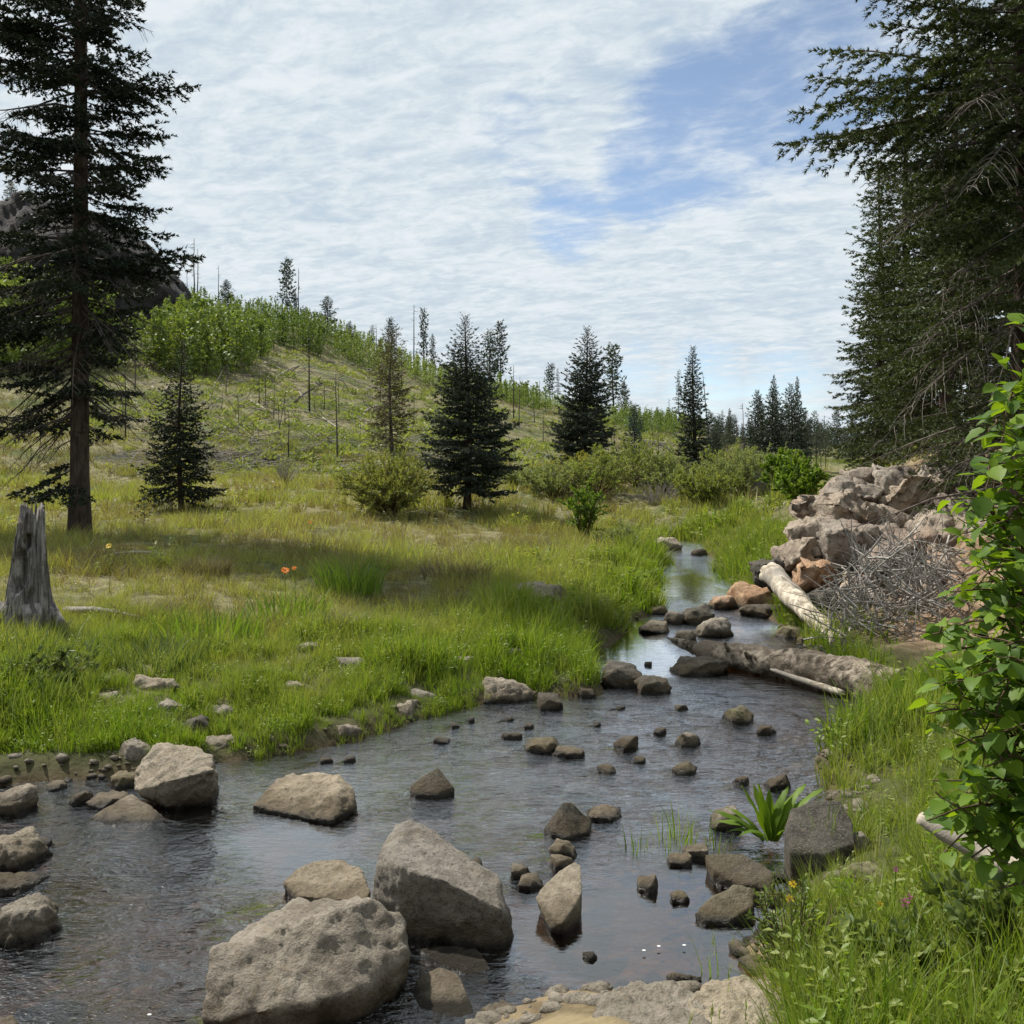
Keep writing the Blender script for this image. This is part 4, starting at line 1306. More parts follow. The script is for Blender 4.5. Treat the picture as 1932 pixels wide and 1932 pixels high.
# ------------------------------------------------------------------ rock outcrop on the right bank
def build_outcrop():
    root = link('rock_outcrop', None, loc=at(1560, 1130, 10.5))
    tag(root, 'rugged pinkish-brown rock outcrop rising from the right bank under the spruces', 'outcrop')
    inv = Matrix.Translation(-Vector(root.location))
    # px0, px1, top, foot, distance, depth
    blocks = [(1535, 1640, 918, 1010, 10.9, .55, 'rock_pink'), (1570, 1680, 905, 985, 11.1, .6, 'rock_pink'), (1630, 1730, 925, 1020, 10.7, .6, 'rock_pink'),
              (1500, 1590, 985, 1050, 10.6, .5, 'rock_pink'), (1480, 1560, 1020, 1085, 10.5, .5, 'rock_pink'), (1560, 1650, 990, 1075, 10.4, .5, 'rock_pink'),
              (1440, 1530, 1058, 1118, 10.6, .5, 'rock_dark'), (1500, 1590, 1060, 1125, 10.2, .5, 'rock_brown'), (1620, 1740, 1000, 1110, 10.1, .6, 'rock_pink'),
              (1700, 1840, 960, 1080, 10.3, .8, 'rock_pink'), (1720, 1860, 1060, 1190, 9.5, .7, 'rock_pink'), (1660, 1760, 880, 950, 11.3, .7, 'rock_pink'),
              (1590, 1700, 1090, 1190, 9.7, .5, 'rock_pink'), (1750, 1900, 880, 985, 11.0, .8, 'rock_pink'), (1520, 1600, 1115, 1175, 9.9, .4, 'rock_dark'),
              (1800, 1960, 1000, 1180, 9.8, .8, 'rock_pink'), (1600, 1660, 880, 925, 11.6, .5, 'rock_pink'), (1740, 1830, 1040, 1130, 9.6, .6, 'rock_pink'), (1690, 1770, 1120, 1200, 9.2, .5, 'rock_pink'),
              (1780, 1880, 1100, 1200, 9.0, .6, 'rock_pink'), (1680, 1790, 905, 990, 10.8, .7, 'rock_pink'), (1790, 1900, 930, 1040, 10.4, .7, 'rock_pink'), (1860, 1990, 960, 1120, 9.6, .8, 'rock_pink')]
    for i, (x0, x1, yt, yb, Y, dep, mat) in enumerate(blocks):
        rng = np.random.default_rng(500 + i)
        c = at((x0 + x1) / 2, (yt + yb) / 2, Y)
        w = (x1 - x0) / FPX * Y / 2
        h = (yb - yt) / FPX * Y / 2
        pts = []
        for k in range(13):
            v = rng.normal(size=3)
            v = v / np.abs(v).max() ** .75 / np.linalg.norm(v) ** .25
            v = np.clip(v, -1, 1)
            pts.append(Vector((c.x + v[0] * w * 1.25, c.y + v[1] * dep * .7 + dep * .35, c.z + v[2] * h * 1.25 - .1 * v[0] * h)))
        me, cc = hull_rock(pts, max(8.0 / FPX * Y, w / 18), 900 + i, 0, .06, .042, .15)
        if i == 0:   # the hollow in the nose of the outcrop
            co = np.zeros(len(me.vertices) * 3, np.float32)
            me.vertices.foreach_get('co', co)
            co = co.reshape(-1, 3)
            hc = at(1562, 962, 10.55) - cc
            dd = np.sqrt(((co[:, 0] - hc.x) / .15) ** 2 + ((co[:, 2] - hc.z) / .19) ** 2)
            m = (dd < 1.3) & (co[:, 1] < 0.15)
            co[m, 1] += 0.42 * (1 - ss(.75, 1.25, dd[m]))
            me.vertices.foreach_set('co', co.ravel())
            me.update()
        o = link('block', me, M[mat], parent=root, loc=inv @ cc)


build_outcrop()


def build_cliff():
    rng = np.random.default_rng(5)
    prof = [(-420, 330), (-250, 350), (-120, 372), (0, 378), (60, 372), (130, 395), (200, 412), (250, 440), (290, 470), (322, 505), (345, 540), (352, 575)]
    Yc = 76.0
    n, m = 150, 34
    u = np.linspace(0, 1, n)
    pxs = np.interp(u, np.linspace(0, 1, len(prof)), [p[0] for p in prof])
    tops = np.interp(u, np.linspace(0, 1, len(prof)), [p[1] for p in prof]) + 5 * fbm(np.stack([u * 40, u * 0, u * 0], -1), 3, 3)
    V = []
    for j in range(m):
        s = j / (m - 1)
        for i in range(n):
            Y = Yc - 6.0 * min(1, s * 2.2) + (14 * max(0, -(s - .12)) if s < .12 else 0)
            base = 640
            py = tops[i] + (base - tops[i]) * max(0, (s - .12)) / .88
            q = at(pxs[i], py, Y)
            V.append((q.x, q.y + (6.0 if j == 0 else 0), q.z - (1.5 if j == 0 else 0)))
    V = np.array(V)
    q3 = V * np.array([.28, .28, .16])
    rg = fbm(q3, 5, 13, .55)
    V[:, 1] += 2.2 * rg + 1.2 * np.floor(3 * fbm(V * [.12, .12, .3], 2, 17)) / 3
    V[:, 2] += 0.5 * fbm(V * .5, 3, 19)
    i = np.arange(m - 1)[:, None] * n
    j = np.arange(n - 1)[None, :]
    q = np.stack([i + j, i + j + 1, i + n + j + 1, i + n + j], -1).reshape(-1, 4)
    me = np_mesh('rock_cliff', V, None, q)
    o = link('rock_cliff', me, M['rock_cliff'])
    tag(o, 'dark craggy rock cliff on the hilltop behind the tall spruce', 'cliff')


build_cliff()


# ------------------------------------------------------------------ dead wood
def log_mesh(a, b, r0, r1, seed, k=20, n=40, bend=0.03, rough=0.22, jag=True, knots=0):
    a, b = np.array(a), np.array(b)
    rng = np.random.default_rng(seed)
    s = np.linspace(0, 1, n)
    L = np.linalg.norm(b - a)
    pts = a + (b - a) * s[:, None]
    sd = unit(np.cross(b - a, [0, 0, 1.0]))
    pts = pts + sd * (np.sin(s * 3.3 + seed) * bend * L)[:, None] + np.array([0, 0, 1]) * (np.sin(s * 4.1 + seed * 2) * bend * .5 * L)[:, None]
    rad = (r0 + (r1 - r0) * s) * (1 + .10 * fbm(np.stack([s * 6, s * 0 + seed, s * 0], -1), 3, seed))
    if jag:
        rad = rad * np.minimum(1, 0.35 + s * 9)
    bf = Buf()
    tube(bf, pts - a, rad, k, .5, True, rough, seed)
    return bf, pts - a, rad


def build_dead_wood():
    # the big log
    a, b = at(1305, 1224, 8.5), at(1700, 1304, 7.0)
    root = link('fallen_log', None, loc=a)
    tag(root, 'thick weathered grey log lying across the water edge on the right', 'log')
    bf, pts, rad = log_mesh(a, b, .085, .19, 3, 44, 130, .015, .55)
    lt = link('log_trunk', bf.mesh('log_trunk', True), M['log'], root)
    sp = Buf()
    for k, (dx, dz, ln, r) in enumerate(((0, .03, .28, .05), (.02, -.01, .16, .035), (-.02, .0, .2, .03))):
        d = unit(np.array(a) - np.array(b))
        tube(sp, [pts[2] + [0, 0, dz], pts[0] + d * ln * .5 + [dx, 0, dz + .015], pts[0] + d * ln + [dx, 0, dz + .03]], [r, r * .7, .006], 7, .5, True, .3, k)
    link('splintered_tip', sp.mesh('splintered_tip', True), M['log'], root)
    for k, s in enumerate((28, 41)):
        st = Buf()
        d = np.array([-.4, -.75, .5 - k * .2])
        tube(st, [pts[s], pts[s] + d * .14, pts[s] + d * .26 + [0, 0, .02]], [.03, .022, .012], 7, .5, True, .2, k + 9)
        link('branch_stub', st.mesh('branch_stub', True), M['log'], lt)
    bf, pts, rad = log_mesh(at(1455, 1262, 7.75), at(1590, 1310, 7.15), .018, .028, 8, 8, 14, .01, .2)
    o = link('broken_branch', bf.mesh('broken_branch', True), M['log_pale'], loc=at(1455, 1262, 7.75))
    tag(o, 'pale thin branch floating along the shaded side of the big log', 'branch')
    # bleached leaning log with a root flare at its upper end
    a, b = at(1452, 1082, 10.3), at(1600, 1222, 8.55)
    root = link('leaning_log', None, loc=a)
    tag(root, 'bleached pale log leaning from the orange-brown block down to the bank', 'log')
    bf, pts, rad = log_mesh(a, b, .12, .085, 5, 26, 80, .02, .3, False)
    link('log_trunk', bf.mesh('log_trunk', True), M['log_pale'], root)
    fl = Buf()
    d = unit(np.array(a) - np.array(b))
    for k in range(5):
        an = k / 5 * 6.283
        off = np.array([np.cos(an) * .12, 0.03, np.sin(an) * .11])
        tube(fl, [pts[3], pts[1] + off * .35, d * .035 + off * (.6 + .2 * (k % 2))], [.10, .085, .045], 9, .5, True, .3, k)
    link('root_flare', fl.mesh('root_flare', True), M['log_pale'], root)
    # low dark log in the brush below it
    a, b = at(1575, 1212, 8.6), at(1760, 1262, 7.9)
    bf, pts, rad = log_mesh(a, b, .07, .10, 15, 12, 24, .02, .25, False)
    o = link('brush_log', bf.mesh('brush_log', True), M['deadtwig_dark'], loc=a)
    tag(o, 'dark log end half buried under the grey brush on the right', 'log')
    # tangle of grey brush
    rng = np.random.default_rng(9)
    bf = Buf()
    n = 520
    px = rng.uniform(1555, 1800, n)
    py = rng.uniform(1015, 1262, n)
    ok = (py > 1040 + (1640 - px) * 0.75) & (py > 1000 + (px - 1560) * .12)
    px, py = px[ok], py[ok]
    n = len(px)
    Y = rng.uniform(8.3, 9.5, n)
    Pp = np.stack([(px - CX) / FPX * Y, Y, H - (py - HY) / FPX * Y], -1)
    D = unit(np.stack([-0.55 + .5 * rng.normal(size=n), .5 * rng.normal(size=n) - .1, .35 + .5 * rng.normal(size=n)], -1))
    L = rng.uniform(.2, 1.0, n)
    s = np.linspace(-.5, .5, 5)
    bend = rng.normal(0, .12, (n, 3))
    T = Pp[:, None, :] + D[:, None, :] * (L[:, None] * s)[:, :, None] + bend[:, None, :] * (s ** 2)[None, :, None] + rng.normal(0, .012, (n, 5, 3))
    R = rng.uniform(.0032, .0125, n)[:, None] * np.linspace(1.2, .45, 5)[None, :]
    thin_tubes(bf, T, R, rng.random(n))
    o = link('brush_pile', bf.mesh('brush_pile'), M['brush_grey'])
    tag(o, 'tangle of thin grey dead branches heaped on the right bank', 'brush', kind='stuff')
    # old branch in the grass under the stump, thin stick on the meadow, driftwood upstream
    for (p0, p1, r0, r1, nm, lb, cat, mt) in (
            ((118, 1168), (292, 1190), .035, .015, 'fallen_branch', 'crooked grey branch lying in the grass right of the stump', 'branch', 'deadtwig'),
            ((215, 1058), (330, 1064), .018, .012, 'stick', 'thin pale stick lying on the meadow behind the stump', 'stick', 'log_hill')):
        a, b = ground(*p0), ground(*p1)
        a.z += .09
        b.z += .08
        bf, _, _ = log_mesh(a, b, r0, r1, 31, 7, 18, .07, .2, False)
        o = link(nm, bf.mesh(nm, True), M[mt], loc=a)
        tag(o, lb, cat)
    for k, (p0, p1, Y, r, lb, mt) in enumerate((
            ((1180, 990), (1262, 984), 23.0, .09, 'dark driftwood log under the grey dead willow branches upstream', 'bark_char'),
            ((1262, 1000), (1225, 1022), 21.5, .08, 'charred log end lying by the tan rock at the far step', 'bark_char'),
            ((1150, 985), (1215, 998), 22.6, .06, 'thin dark log sunk in the bank left of the driftwood upstream', 'bark_far'))):
        a, b = at(*p0, Y), at(*p1, Y - .6)
        bf, _, _ = log_mesh(a, b, r, r * .8, 51 + k, 9, 14, .03, .25, False)
        o = link('driftwood', bf.mesh('driftwood', True), M[mt], loc=a)
        tag(o, lb, 'log')


build_dead_wood()


def build_stump():
    g = col_at(52, 7.7)
    hgt = 1.13
    n, k = 70, 84
    th = np.arange(k) / k * 2 * np.pi
    V = []
    s = np.linspace(0, 1, n)
    S, TH = np.meshgrid(s, th, indexing='ij')
    q = np.stack([np.cos(TH) * 2.2, np.sin(TH) * 2.2, S * 1.6], -1).reshape(-1, 3)
    groove = fbm(q * np.array([3.2, 3.2, .55]), 4, 3, .6).reshape(S.shape)
    lump = fbm(q * 1.1, 3, 7).reshape(S.shape)
    R = 0.105 + 0.13 * (1 - S) ** 1.4 + 0.09 * np.exp(-S / .07) * (1 + .8 * np.sin(TH * 5 + 1))
    R = .86 * R * (1 + 0.34 * groove + 0.2 * lump)
    topz = 1 - 0.16 * np.abs(fbm(np.stack([np.cos(th) * 3, np.sin(th) * 3, th * 0], -1), 3, 11)) * 2.4
    Z = S * hgt * np.where(S > .75, 1 + (topz[None, :] - 1) * (S - .75) / .25, 1)
    # the hollows face the viewer (theta = -90 degrees)
    def dent(th0, z0, wa, wz, deep):
        da = (TH - th0 + np.pi) % (2 * np.pi) - np.pi
        return deep * (1 - ss(.55, 1.0, np.sqrt((da / wa) ** 2 + ((S - z0) / wz) ** 2)))
    R = R - dent(-1.85, .52, .70, .18, .20) - dent(-1.35, .72, .5, .07, .12) - dent(-1.0, .30, .3, .10, .05)
    R = np.maximum(R, .02)
    cx = 0.035 * S
    V = np.stack([np.cos(TH) * R + cx, np.sin(TH) * R, Z - .08], -1).reshape(-1, 3)
    i = np.arange(n - 1)[:, None] * k
    j = np.arange(k)[None, :]
    j2 = (j + 1) % k
    qd = np.stack([i + j, i + j2, i + k + j2, i + k + j], -1).reshape(-1, 4)
    # hollow top: an inner wall going down
    inner = np.stack([np.cos(th) * R[-1] * .72 + cx[-1], np.sin(th) * R[-1] * .72, Z[-1] - .10], -1)
    deep = np.stack([np.cos(th) * .05 + cx[-1], np.sin(th) * .05, np.full(k, hgt * .72)], -1)
    V = np.vstack([V, inner, deep])
    b0 = (n - 1) * k
    jj = np.arange(k)
    for st in (b0, n * k):
        qd = np.vstack([qd, np.stack([st + jj, st + (jj + 1) % k, st + k + (jj + 1) % k, st + k + jj], -1)])
    root = link('tree_stump', None, loc=g)
    tag(root, 'weathered grey tree stump with dark hollows at the left edge of the meadow', 'stump')
    link('stump_wood', np_mesh('stump_wood', V, None, qd, True), M['stump'], root)
    rng = np.random.default_rng(4)
    for kk, (an, ln) in enumerate(((2.9, .42), (-2.6, .38), (-.9, .34), (.1, .40))):
        bf = Buf()
        d = np.array([np.cos(an), np.sin(an), 0])
        z1 = [gz(g.x + d[0] * ln * t, g.y + d[1] * ln * t) - g.z for t in (.6, 1.0)]
        tube(bf, [d * .12 + [0, 0, .22], d * ln * .6 + [0, 0, max(z1[0] + .05, .05)], d * ln + [0, 0, z1[1] - .03]], [.085, .06, .025], 9, .5, True, .35, kk)
        link('root', bf.mesh('root', True), M['stump'], root)
    # scraps of dark bark at its foot
    return g


build_stump()

# ------------------------------------------------------------------ conifers
def conifer_bufs(h, rad, crown0, seed, nb=110, lat_step=.10, sub_step=.09, spikes=7, sl=.05, sw=.010, droop=-10, droop_top=35, tipup=.25, prof=0.9, dead=0.0, taper=.035,
                 gap=0.1, lat_frac=.42, hang=0.15, side=None, extra=(), tints=None, bow=.01, tlean=(0, 0), zcoarse=1e9):
    """trunk, bare wood and needle geometry of one conifer standing at the origin"""
    rng = np.random.default_rng(seed)
    trunk, wood, fol = Buf(), Buf(), Buf()
    s = np.linspace(0, 1, 16)
    tp = np.stack([tlean[0] * s * h + bow * h * np.sin(s * 5 + seed), tlean[1] * s * h + bow * h * np.cos(s * 4 + seed), s * h - .15], -1)
    tp[:, :2] -= tp[0, :2]
    tr = taper * h * .5 * ((1 - s) ** .85 * .97 + .03) + taper * h * .18 * np.exp(-s / .025)
    tube(trunk, tp, tr, 10, .5, False, .12, seed)

    def axis(z):
        return np.array([np.interp(z, tp[:, 2], tp[:, 0]), np.interp(z, tp[:, 2], tp[:, 1]), z])
    br = []
    u = (np.arange(nb) + rng.random(nb)) / nb
    for i in range(nb):
        f = u[i] ** 0.9               # 0 at the crown foot, 1 at the top
        z = crown0 + (h - crown0) * f * .985
        az = i * 2.39996 + rng.normal(0, .35)
        L = rad * max(.04, (1 - f)) ** prof * rng.uniform(.68, 1.12) * (0.75 + .25 * min(1, f / .12))
        if side is not None:
            L *= side(az, f)
        if rng.random() < gap:
            L *= rng.uniform(.3, .6)
        ang = math.radians(droop + (droop_top - droop) * f ** 1.3 + rng.normal(0, 6))
        br.append((z, az, max(L, .05), ang, f, rng.random() < dead * (1 - f) ** 2, tipup * rng.uniform(.5, 1.4)))
    for (z, az, L, angd, dd) in extra:
        br.append((z, az, L, math.radians(angd), .4, dd, tipup * 1.2))
    bp, bd, bl, bt, bk = [], [], [], [], []
    tubesP, tubesR = [], []
    for (z, az, L, ang, f, isdead, tu) in br:
        o = axis(z)
        dh = np.array([np.cos(az), np.sin(az), 0])
        ss_ = np.linspace(0, 1, 5)
        curve = np.tan(ang) * ss_ + tu * ss_ ** 2 * (1 if not isdead else -1.2)
        pts = o + dh * (L * ss_)[:, None] + np.array([0, 0, 1.0]) * (L * curve)[:, None]
        pts[1:] += rng.normal(0, .015 * L, (4, 3))
        r0 = max(.004, min(.035, .016 * L))
        tubesP.append(pts)
        tubesR.append(np.linspace(r0, .003, 5))
        cs = 1.0 if z < zcoarse else 1.7      # the part above the picture is built more coarsely
        nlat = max(3, int(L / lat_step / cs))
        st = np.linspace(.12 if L < .8 else .22, 1.0, nlat) + rng.normal(0, .02, nlat)
        st = np.clip(st, .05, 1)
        sgn = np.where(np.arange(nlat) % 2, 1, -1)
        lat0 = np.stack([np.interp(st, ss_, pts[:, c]) for c in range(3)], -1)
        ldir = np.stack([-np.sin(az) * sgn, np.cos(az) * sgn, np.zeros(nlat)], -1) * .85 + dh * rng.uniform(.45, .95, nlat)[:, None]
        ldir[:, 2] += np.tan(ang) * .4 + tu * st * .8 - hang + rng.normal(0, .12, nlat)
        ldir[-1] = dh + [0, 0, np.tan(ang) * .5 + tu]
        ldir = unit(ldir)
        ll = (lat_frac * L * (1.02 - st) ** .8 * np.minimum(1, st * 3) + .06 * min(1, L * 2) + .02) * rng.uniform(.6, 1.2, nlat)
        if isdead:
            k = rng.random(nlat) < .7
            for a_, b_, l_ in zip(lat0[k], ldir[k], ll[k]):
                q = a_ + b_ * (l_ * np.linspace(0, 1, 5))[:, None] - np.array([0, 0, 1]) * (l_ * .55 * np.linspace(0, 1, 5) ** 2)[:, None]
                tubesP.append(q + rng.normal(0, .006, (5, 3)))
                tubesR.append(np.linspace(.005, .002, 5))
            continue
        base_t = rng.random() * .5
        for a_, b_, l_ in zip(lat0, ldir, ll):
            m = max(1, int(l_ / sub_step / cs))
            sq = (np.arange(m) + .3) / m
            q = a_ + b_ * (l_ * sq)[:, None] - np.array([0, 0, 1]) * (l_ * hang * sq ** 2)[:, None]
            sd = np.cross(b_, [0, 0, 1.0])
            dv = b_[None, :] + sd[None, :] * (np.where(np.arange(m) % 2, 1, -1) * rng.uniform(.2, .9, m))[:, None] + rng.normal(0, .12, (m, 3))
            dv[-1] = b_
            bp.append(q)
            bk.append(np.full(m, cs * min(1.0, max(.3, .25 + L / (.55 * rad)))))
            bd.append(dv)
            bl.append(np.full(m, sub_step * 1.5) * rng.uniform(.7, 1.3, m))
            bt.append(np.clip(base_t + rng.random(m) * .5, 0, 1))
    thin_tubes(wood, np.array(tubesP), np.array(tubesR), rng.random(len(tubesP)))
    if bp:
        bp, bd, bl, bt, bk = (np.concatenate(z_) for z_ in (bp, bd, bl, bt, bk))
        brush(fol, bp, bd, bl * bk, spikes, sl, sw, rng, .12, .65, bt if tints is None else bt * tints[1] + tints[0], bk)
    return trunk, wood, fol


def plant_conifer(name, loc, bufs, bark, needles, label, group=None, rotz=0.0, wood_mat=None, cat='tree'):
    root = link(name, None, loc=loc)
    root.rotation_euler = (0, 0, rotz)
    tag(root, label, cat, group)
    tr, wd, fo = bufs
    tk = link('trunk', tr if isinstance(tr, bpy.types.Mesh) else tr.mesh('trunk', True), M[bark], root)
    link('branches', wd if isinstance(wd, bpy.types.Mesh) else wd.mesh('branches'), M[wood_mat or bark], tk)
    if fo is not None:
        link('crown', fo if isinstance(fo, bpy.types.Mesh) else fo.mesh('crown'), M[needles], root)
    return root


def build_tall_left_spruce():
    g = col_at(150, 15.2)

    def side(az, f):
        # longer towards the left of the picture, shorter towards the right
        c = np.cos(az)
        return (1.25 if c < -.2 else .82 if c > .3 else 1.0) * (0.8 if f < .12 else 1)
    ex = [(7.05, .1, 1.75, -2, False), (7.0, -.25, 1.5, -3, False), (4.35, .02, 1.85, -6, False), (4.45, -.2, 1.7, -8, False), (4.3, .3, 1.5, -8, False),
          (8.2, 3.0, 1.9, -8, False), (8.0, 3.4, 1.8, -10, False), (7.6, 2.9, 1.9, -12, False), (5.9, .05, 1.25, -4, False), (6.4, .1, 1.2, 0, False), (5.1, .15, 1.3, -20, False),
          (1.15, 3.3, .95, -32, False), (1.0, 2.8, .9, -30, False), (0.95, 4.2, .8, -30, False), (.9, 5.0, .7, -32, False), (1.3, 2.4, .8, -25, False)]
    rng = np.random.default_rng(3)
    for k in range(58):   # drooping dead lower branches, most on the left
        z = rng.uniform(1.7, 4.6)
        az = rng.choice([3.14, 3.14, 2.6, 3.7, 0.2, -.5]) + rng.normal(0, .35)
        ex.append((z, az, rng.uniform(.7, 1.5), rng.uniform(-42, -8), True))
    b = conifer_bufs(17.5, 1.8, 1.55, 5, nb=400, lat_step=.055, sub_step=.065, spikes=10, sl=.07, sw=.030, droop=-16, droop_top=30, tipup=.14, prof=.58, dead=.34, taper=.0168,
                     gap=.26, lat_frac=.38, hang=.22, side=side, extra=ex, bow=.0015, tlean=(-.004, 0), zcoarse=9.3)
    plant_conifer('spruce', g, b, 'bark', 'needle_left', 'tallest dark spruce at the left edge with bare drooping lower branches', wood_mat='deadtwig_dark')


def build_left_neighbours():
    # two more spruces of that stand, mostly beyond the left edge; their boughs and shadows come into the picture
    b = conifer_bufs(10.5, 2.0, 1.0, 15, nb=200, lat_step=.085, sub_step=.085, spikes=10, sl=.075, sw=.034, droop=-14, droop_top=30, tipup=.14, prof=.7, dead=.15, gap=.15, hang=.2)
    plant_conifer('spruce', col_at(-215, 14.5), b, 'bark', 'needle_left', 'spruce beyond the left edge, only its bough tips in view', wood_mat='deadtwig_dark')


def build_mid_conifers():
    # small spruce beside the tall one
    b = conifer_bufs(3.75, .98, .25, 21, nb=190, lat_step=.06, sub_step=.07, spikes=11, sl=.065, sw=.027, droop=-22, droop_top=30, tipup=.28, prof=.95, gap=.15, lat_frac=.42, dead=.04, hang=.2)
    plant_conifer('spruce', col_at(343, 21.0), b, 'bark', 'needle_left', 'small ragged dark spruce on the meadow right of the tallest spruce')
    # sapling stub in front of it
    b = conifer_bufs(.62, .18, .05, 22, nb=26, lat_step=.05, sub_step=.05, spikes=5, sl=.035, sw=.012, droop=10, droop_top=50, tipup=.2)
    plant_conifer('spruce', col_at(272, 16.5), b, 'bark', 'needle_left', 'tiny spruce seedling in the shaded grass below the ragged spruce')
    # the fine spruce in the middle
    b = conifer_bufs(4.35, 1.32, .36, 31, nb=260, lat_step=.06, sub_step=.065, spikes=12, sl=.065, sw=.026, droop=-14, droop_top=42, tipup=.22, prof=.86, gap=.12, lat_frac=.40, hang=.12, taper=.045)
    plant_conifer('spruce', col_at(880, 21.5), b, 'bark', 'needle_blue', 'full dark bluish spruce standing right behind the round golden bush')
    b = conifer_bufs(4.85, 1.25, .2, 41, nb=280, lat_step=.075, sub_step=.075, spikes=11, sl=.08, sw=.034, droop=-10, droop_top=45, tipup=.18, prof=.72, gap=.06, lat_frac=.42, hang=.1, taper=.045)
    plant_conifer('spruce', col_at(1105, 31.0), b, 'bark', 'needle_blue', 'dense broad spruce with a blunt top behind the willows, second large one from the bush')
    b = conifer_bufs(4.5, .72, .12, 51, nb=260, lat_step=.07, sub_step=.075, spikes=11, sl=.08, sw=.034, droop=-14, droop_top=45, tipup=.18, prof=.75, gap=.18, lat_frac=.42, hang=.1, taper=.04)
    plant_conifer('spruce', col_at(1310, 33.0), b, 'bark', 'needle_blue', 'slender spire-shaped spruce above the willows upstream')
    b = conifer_bufs(1.6, .36, .1, 52, nb=110, lat_step=.07, sub_step=.075, spikes=11, sl=.075, sw=.032, droop=0, droop_top=50, tipup=.15)
    plant_conifer('spruce', col_at(1350, 31.0), b, 'bark', 'needle_blue', 'small dark spruce at the foot of the spire-shaped one')
    b = conifer_bufs(2.35, .55, .1, 61, nb=130, lat_step=.08, sub_step=.09, spikes=11, sl=.09, sw=.04, droop=-4, droop_top=50, tipup=.15)
    plant_conifer('spruce', col_at(1196, 40.0), b, 'bark', 'needle_steel', 'small steel-blue spruce between the dense spruce and the spire-shaped one')
    # dying rust-coloured conifer
    b = conifer_bufs(5.0, 1.05, .35, 71, nb=190, lat_step=.10, sub_step=.11, spikes=8, sl=.12, sw=.032, droop=-12, droop_top=40, tipup=.2, prof=.45, gap=.25, lat_frac=.42, dead=.4)
    plant_conifer('dying_pine', col_at(740, 38.0), b, 'bark_far', 'needle_rust', 'thin brownish dying conifer behind the round golden bush', wood_mat='deadtwig_dark')
    # group right of the spire
    for k, (px, Y, hh, rr, lb) in enumerate(((1455, 34.0, 3.1, .95, 'bushy dark spruce at the left of the clump by the right bank'), (1492, 36.5, 3.3, .9, 'bushy dark spruce at the right of the clump by the right bank'),
                                             (1430, 40.0, 3.2, .7, 'dark spruce showing behind the clump by the right bank'))):
        b = conifer_bufs(hh, rr, .1, 80 + k, nb=180, lat_step=.08, sub_step=.085, spikes=11, sl=.085, sw=.036, droop=-8, droop_top=45, tipup=.16, prof=.8, gap=.15)
        plant_conifer('spruce', col_at(px, Y), b, 'bark', 'needle_blue', lb)


